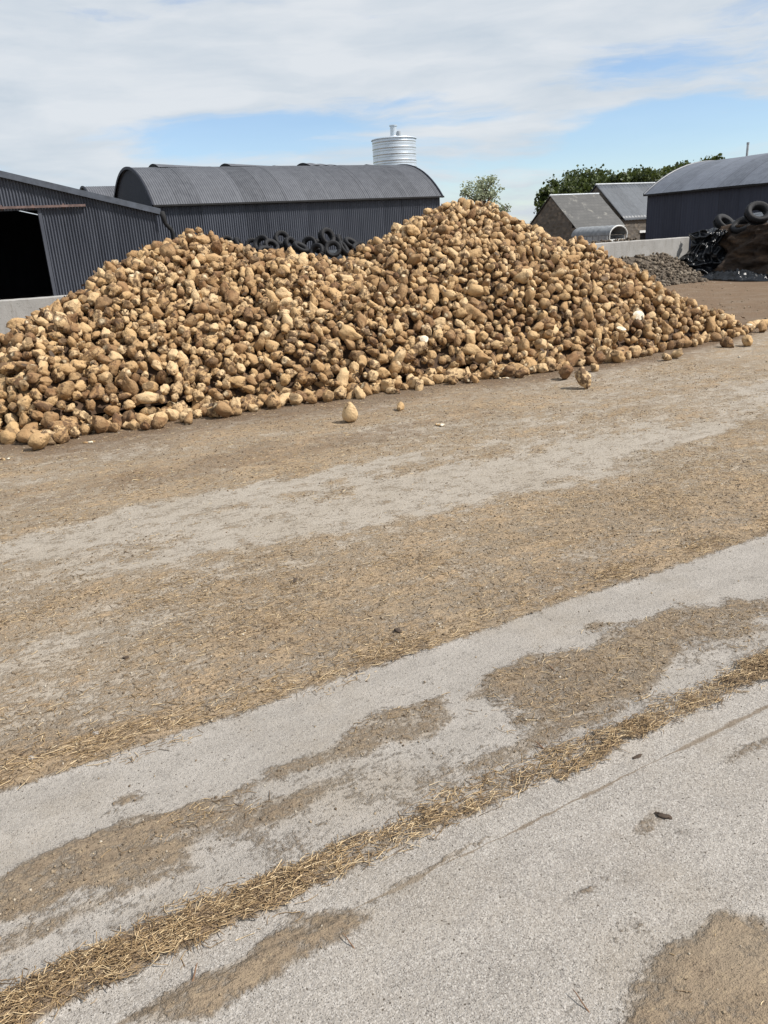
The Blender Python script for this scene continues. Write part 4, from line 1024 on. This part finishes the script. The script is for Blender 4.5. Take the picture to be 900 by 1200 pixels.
# single stones, clods and twigs one can point to
M_stn = simple('grey_stone', (.28, .26, .24), .9, 0, .3, 60, 90, .002)
M_clod = simple('dark_clod', (.055, .038, .026), .95, 0, .4, 60, 90, .003)
def single(name, px, py, s_, mat, label, cat, sq=(1, .8, .6), rz=0):
    g = ground(px, py); v, f = stone_proto(i2, int(px)); v, f = i3; v = v*(1+.55*nz(v, 1.3, px)+.35*nz(v, 3.2, px+2)+.2*nz(v, 7, px+4))[:, None]; o = npmesh(name, v*np.array(sq)*s_, f, mat, mat is not M_clod)
    o.location = (g.x, g.y, s_*.3); o.rotation_euler = (0, 0, rz); return tag(o, label, cat)
single('stone', 37, 890, .014, M_stn, 'flat grey stone in the straw near the left edge above the slab', 'stone')
single('stone', 112, 861, .012, M_stn, 'grey stone in the dirt, right of the flat one near the left edge', 'stone')
single('stone', 95, 865, .008, M_clod, 'small dark stone left of the grey one near the left edge', 'stone')
single('stone', 185, 846, .007, M_stn, 'tiny pale stone in the straw, right of the grey stones at left', 'stone')
single('stone', 225, 965, .005, M_flesh, 'small white pebble in the dirt patch on the slab at left', 'stone')
single('mud_clod', 466, 741, .020, M_clod, 'dark mud clod on the yard just beyond the slab edge in the middle', 'mud clod')
single('mud_clod', 776, 957, .012, M_clod, 'dark curled clod on the pale slab at lower right', 'mud clod', (2, .7, .5), -.5)
single('mud_clod', 747, 887, .008, M_clod, 'dark clod in the slab joint at right', 'mud clod', (2, .8, .5), .5)
single('mud_clod', 148, 772, .013, M_clod, 'dark clod in the dirt far out at left', 'mud clod')
single('mud_clod', 345, 682, .018, M_clod, 'small dark clod on the sandy yard left of centre', 'mud clod', (1.8, .6, .4), 1.2)
M_twig = simple('twig_bark', (.16, .09, .05), .8, 0, .4, 60)
def twig(px, py, L_, ang, r_, label, forks=1, mat=M_twig):
    g = ground(px, py); rr_ = random.Random(int(px)); mb = MB()
    p_ = [Vector((math.cos(ang)*L_*k+rr_.uniform(-.1, .1)*L_*.3, math.sin(ang)*L_*k+rr_.uniform(-.1, .1)*L_*.3, .006+.012*math.sin(k*3))) for k in (-.5, -.2, .1, .35, .5)]
    mb.tube(p_, [r_, r_*.95, r_*.85, r_*.7, r_*.4], 7)
    for _ in range(forks):
        a2 = ang+rr_.choice([-.8, .8]); q = p_[2]; mb.tube([q, q+Vector((math.cos(a2), math.sin(a2), .1))*L_*.3], [r_*.6, r_*.3], 6)
    o = mb.build('twig', mat, None, True); o.location = (g.x, g.y, 0); return tag(o, label, 'twig')
twig(227, 1147, .055, 1.35, .0026, 'short upright lying stick below the straw strip at the bottom left', 0)
twig(649, 787, .06, 2.2, .0028, 'dark forked twig at the edge of the big straw patch on the slab')
twig(636, 878, .06, 2.4, .003, 'dark bent twig beside the straw strip right of centre')
twig(684, 1180, .07, 2.1, .0018, 'thin stick by the mud patch at the bottom right', 0)
twig(412, 1108, .06, 2.3, .0018, 'thin twig at the right end of the lower left dirt patch', 0)

# ------------------------------------------------------------------ trees
def leafmat(name, a, b_):
    m, t, b = newmat(name); g2 = t.add('ShaderNodeNewGeometry')
    t.set(b, 'Base Color', t.ramp(g2.outputs['Random Per Island'], [(0, a), (1, b_)])); b.inputs['Roughness'].default_value = .6
    tr = t.add('ShaderNodeBsdfTranslucent'); t.set(tr, 0, (*b_, 1)); mx_ = t.add('ShaderNodeMixShader'); mx_.inputs[0].default_value = .25
    out = [n for n in t.n if n.type == 'OUTPUT_MATERIAL'][0]; t.l.new(b.outputs[0], mx_.inputs[1]); t.l.new(tr.outputs[0], mx_.inputs[2]); t.l.new(mx_.outputs[0], out.inputs[0]); return m
M_leaf = leafmat('dark_leaf', (.014, .028, .007), (.085, .11, .024)); M_leaf2 = leafmat('pale_leaf', (.17, .20, .115), (.34, .37, .24))
M_bark = simple('bark', (.10, .075, .05), .9, 0, .4, 6, 20, .02)
def tree(x, y, z0, h, r_, label, n_leaf, lsz, mat, clumps, hollow=.0, group=None, seed=0, name='tree', z_lo=.25):
    rg = np.random.default_rng(seed); root = empty(name, (x, y, z0), 0, label, 'tree', group)
    cl = []
    for k in range(clumps):
        zz_ = z_lo+(1-z_lo)*rg.random(); rr_ = r_*math.sqrt(max(.05, 1-((zz_-.55)/.62)**2))*rg.random()**.5; a = rg.uniform(0, 6.28)
        cl.append((rr_*math.cos(a), rr_*math.sin(a), min(zz_*h, h*.93), r_*rg.uniform(.20, .42)))
    cl.append((0, 0, h*.86, r_*.35))
    mb = MB(); mb.tube([(0, 0, 0), (.05*r_, 0, h*.3), (0, .05*r_, h*.6), (0, 0, h*.85)], [h*.028, h*.022, h*.014, h*.005], 8)
    for c_ in cl[:: 1 if clumps < 50 else 2]:
        s0 = Vector((0, 0, h*min(.8, max(.15, c_[2]/h-.25)))); e0 = Vector(c_[:3]); mb.tube([s0, (s0+e0)/2+Vector((0, 0, .03*h)), e0], [h*.010, h*.007, h*.003], 5)
    mb.build('trunk', M_bark, root, True)
    C_ = np.array(cl); k = rg.choice(len(cl), n_leaf, p=C_[:, 3]**2/np.sum(C_[:, 3]**2)); d = rg.normal(size=(n_leaf, 3)); d /= np.linalg.norm(d, axis=1)[:, None]
    rad = C_[k, 3]*(rg.random(n_leaf)**.45)*(1+.35*rg.normal(size=n_leaf)*.5); p_ = C_[k, :3]+d*rad[:, None]*np.array([1, 1, .85])
    q = rotmats(n_leaf); s_ = lsz*(.6+.8*rg.random(n_leaf))
    qd = np.array([[-1, -.6, 0], [0, -.75, .15], [1, 0, 0], [0, .75, .15], [-1, .6, 0]])*.5; qv = np.einsum('nij,vj->nvi', q, qd)*s_[:, None, None]+p_[:, None, :]
    f = np.arange(5)[None]+(np.arange(n_leaf)*5)[:, None]
    o = npmesh('crown', qv.reshape(-1, 3), f, mat, False); o.parent = root
TG = 'dark evergreens in a row beyond the stone outbuildings'
tops = [(655, 215, 1.7), (670, 207, 1.9), (690, 198, 2.2), (712, 202, 1.9), (728, 196, 2.2), (748, 199, 2.0), (768, 197, 2.1), (792, 190, 1.8), (806, 186, 1.7), (824, 181, 1.6)]
for i, (px, py, r_) in enumerate(tops):
    p = at(px, py+3, 72+3*(i % 3)); lab = 'evergreen, %s' % ['leftmost of the row, above the slate-roofed outbuilding', 'second from the left of the row above the slate roof', 'third from the left of the row, rising above the gap between the roofs',
        'fourth from the left of the row, a little lower than its neighbours', 'fifth from the left, a dense crown above the tin-roofed outbuilding', 'sixth from the left above the tin roof', 'seventh from the left above the tin roof ridge',
        'eighth from the left, just before the navy barn roof', 'second from the right, above the navy barn eave', 'rightmost of the row with a wispy top above the navy barn roof'][i]
    tree(p.x, p.y, ZD, p.z-ZD, r_*1.25, lab, 5200, .24, M_leaf, 34, seed=i+1, group=TG, name='evergreen_tree')
p = at(566, 206, 66); tree(p.x, p.y, 0, p.z, 1.75, 'small airy pale green tree beyond the right peak of the heap', 3000, .15, M_leaf2, 40, seed=40, name='deciduous_tree', z_lo=.35)
p = at(607, 241, 68); None if True else tree(p.x, p.y, 0, p.z, 1.0, 'sparse low shrub barely showing above the heap right of the pale tree', 260, .13, M_leaf2, 12, seed=41, name='shrub')
# pale scraps under the tyre on the silage
print('done')
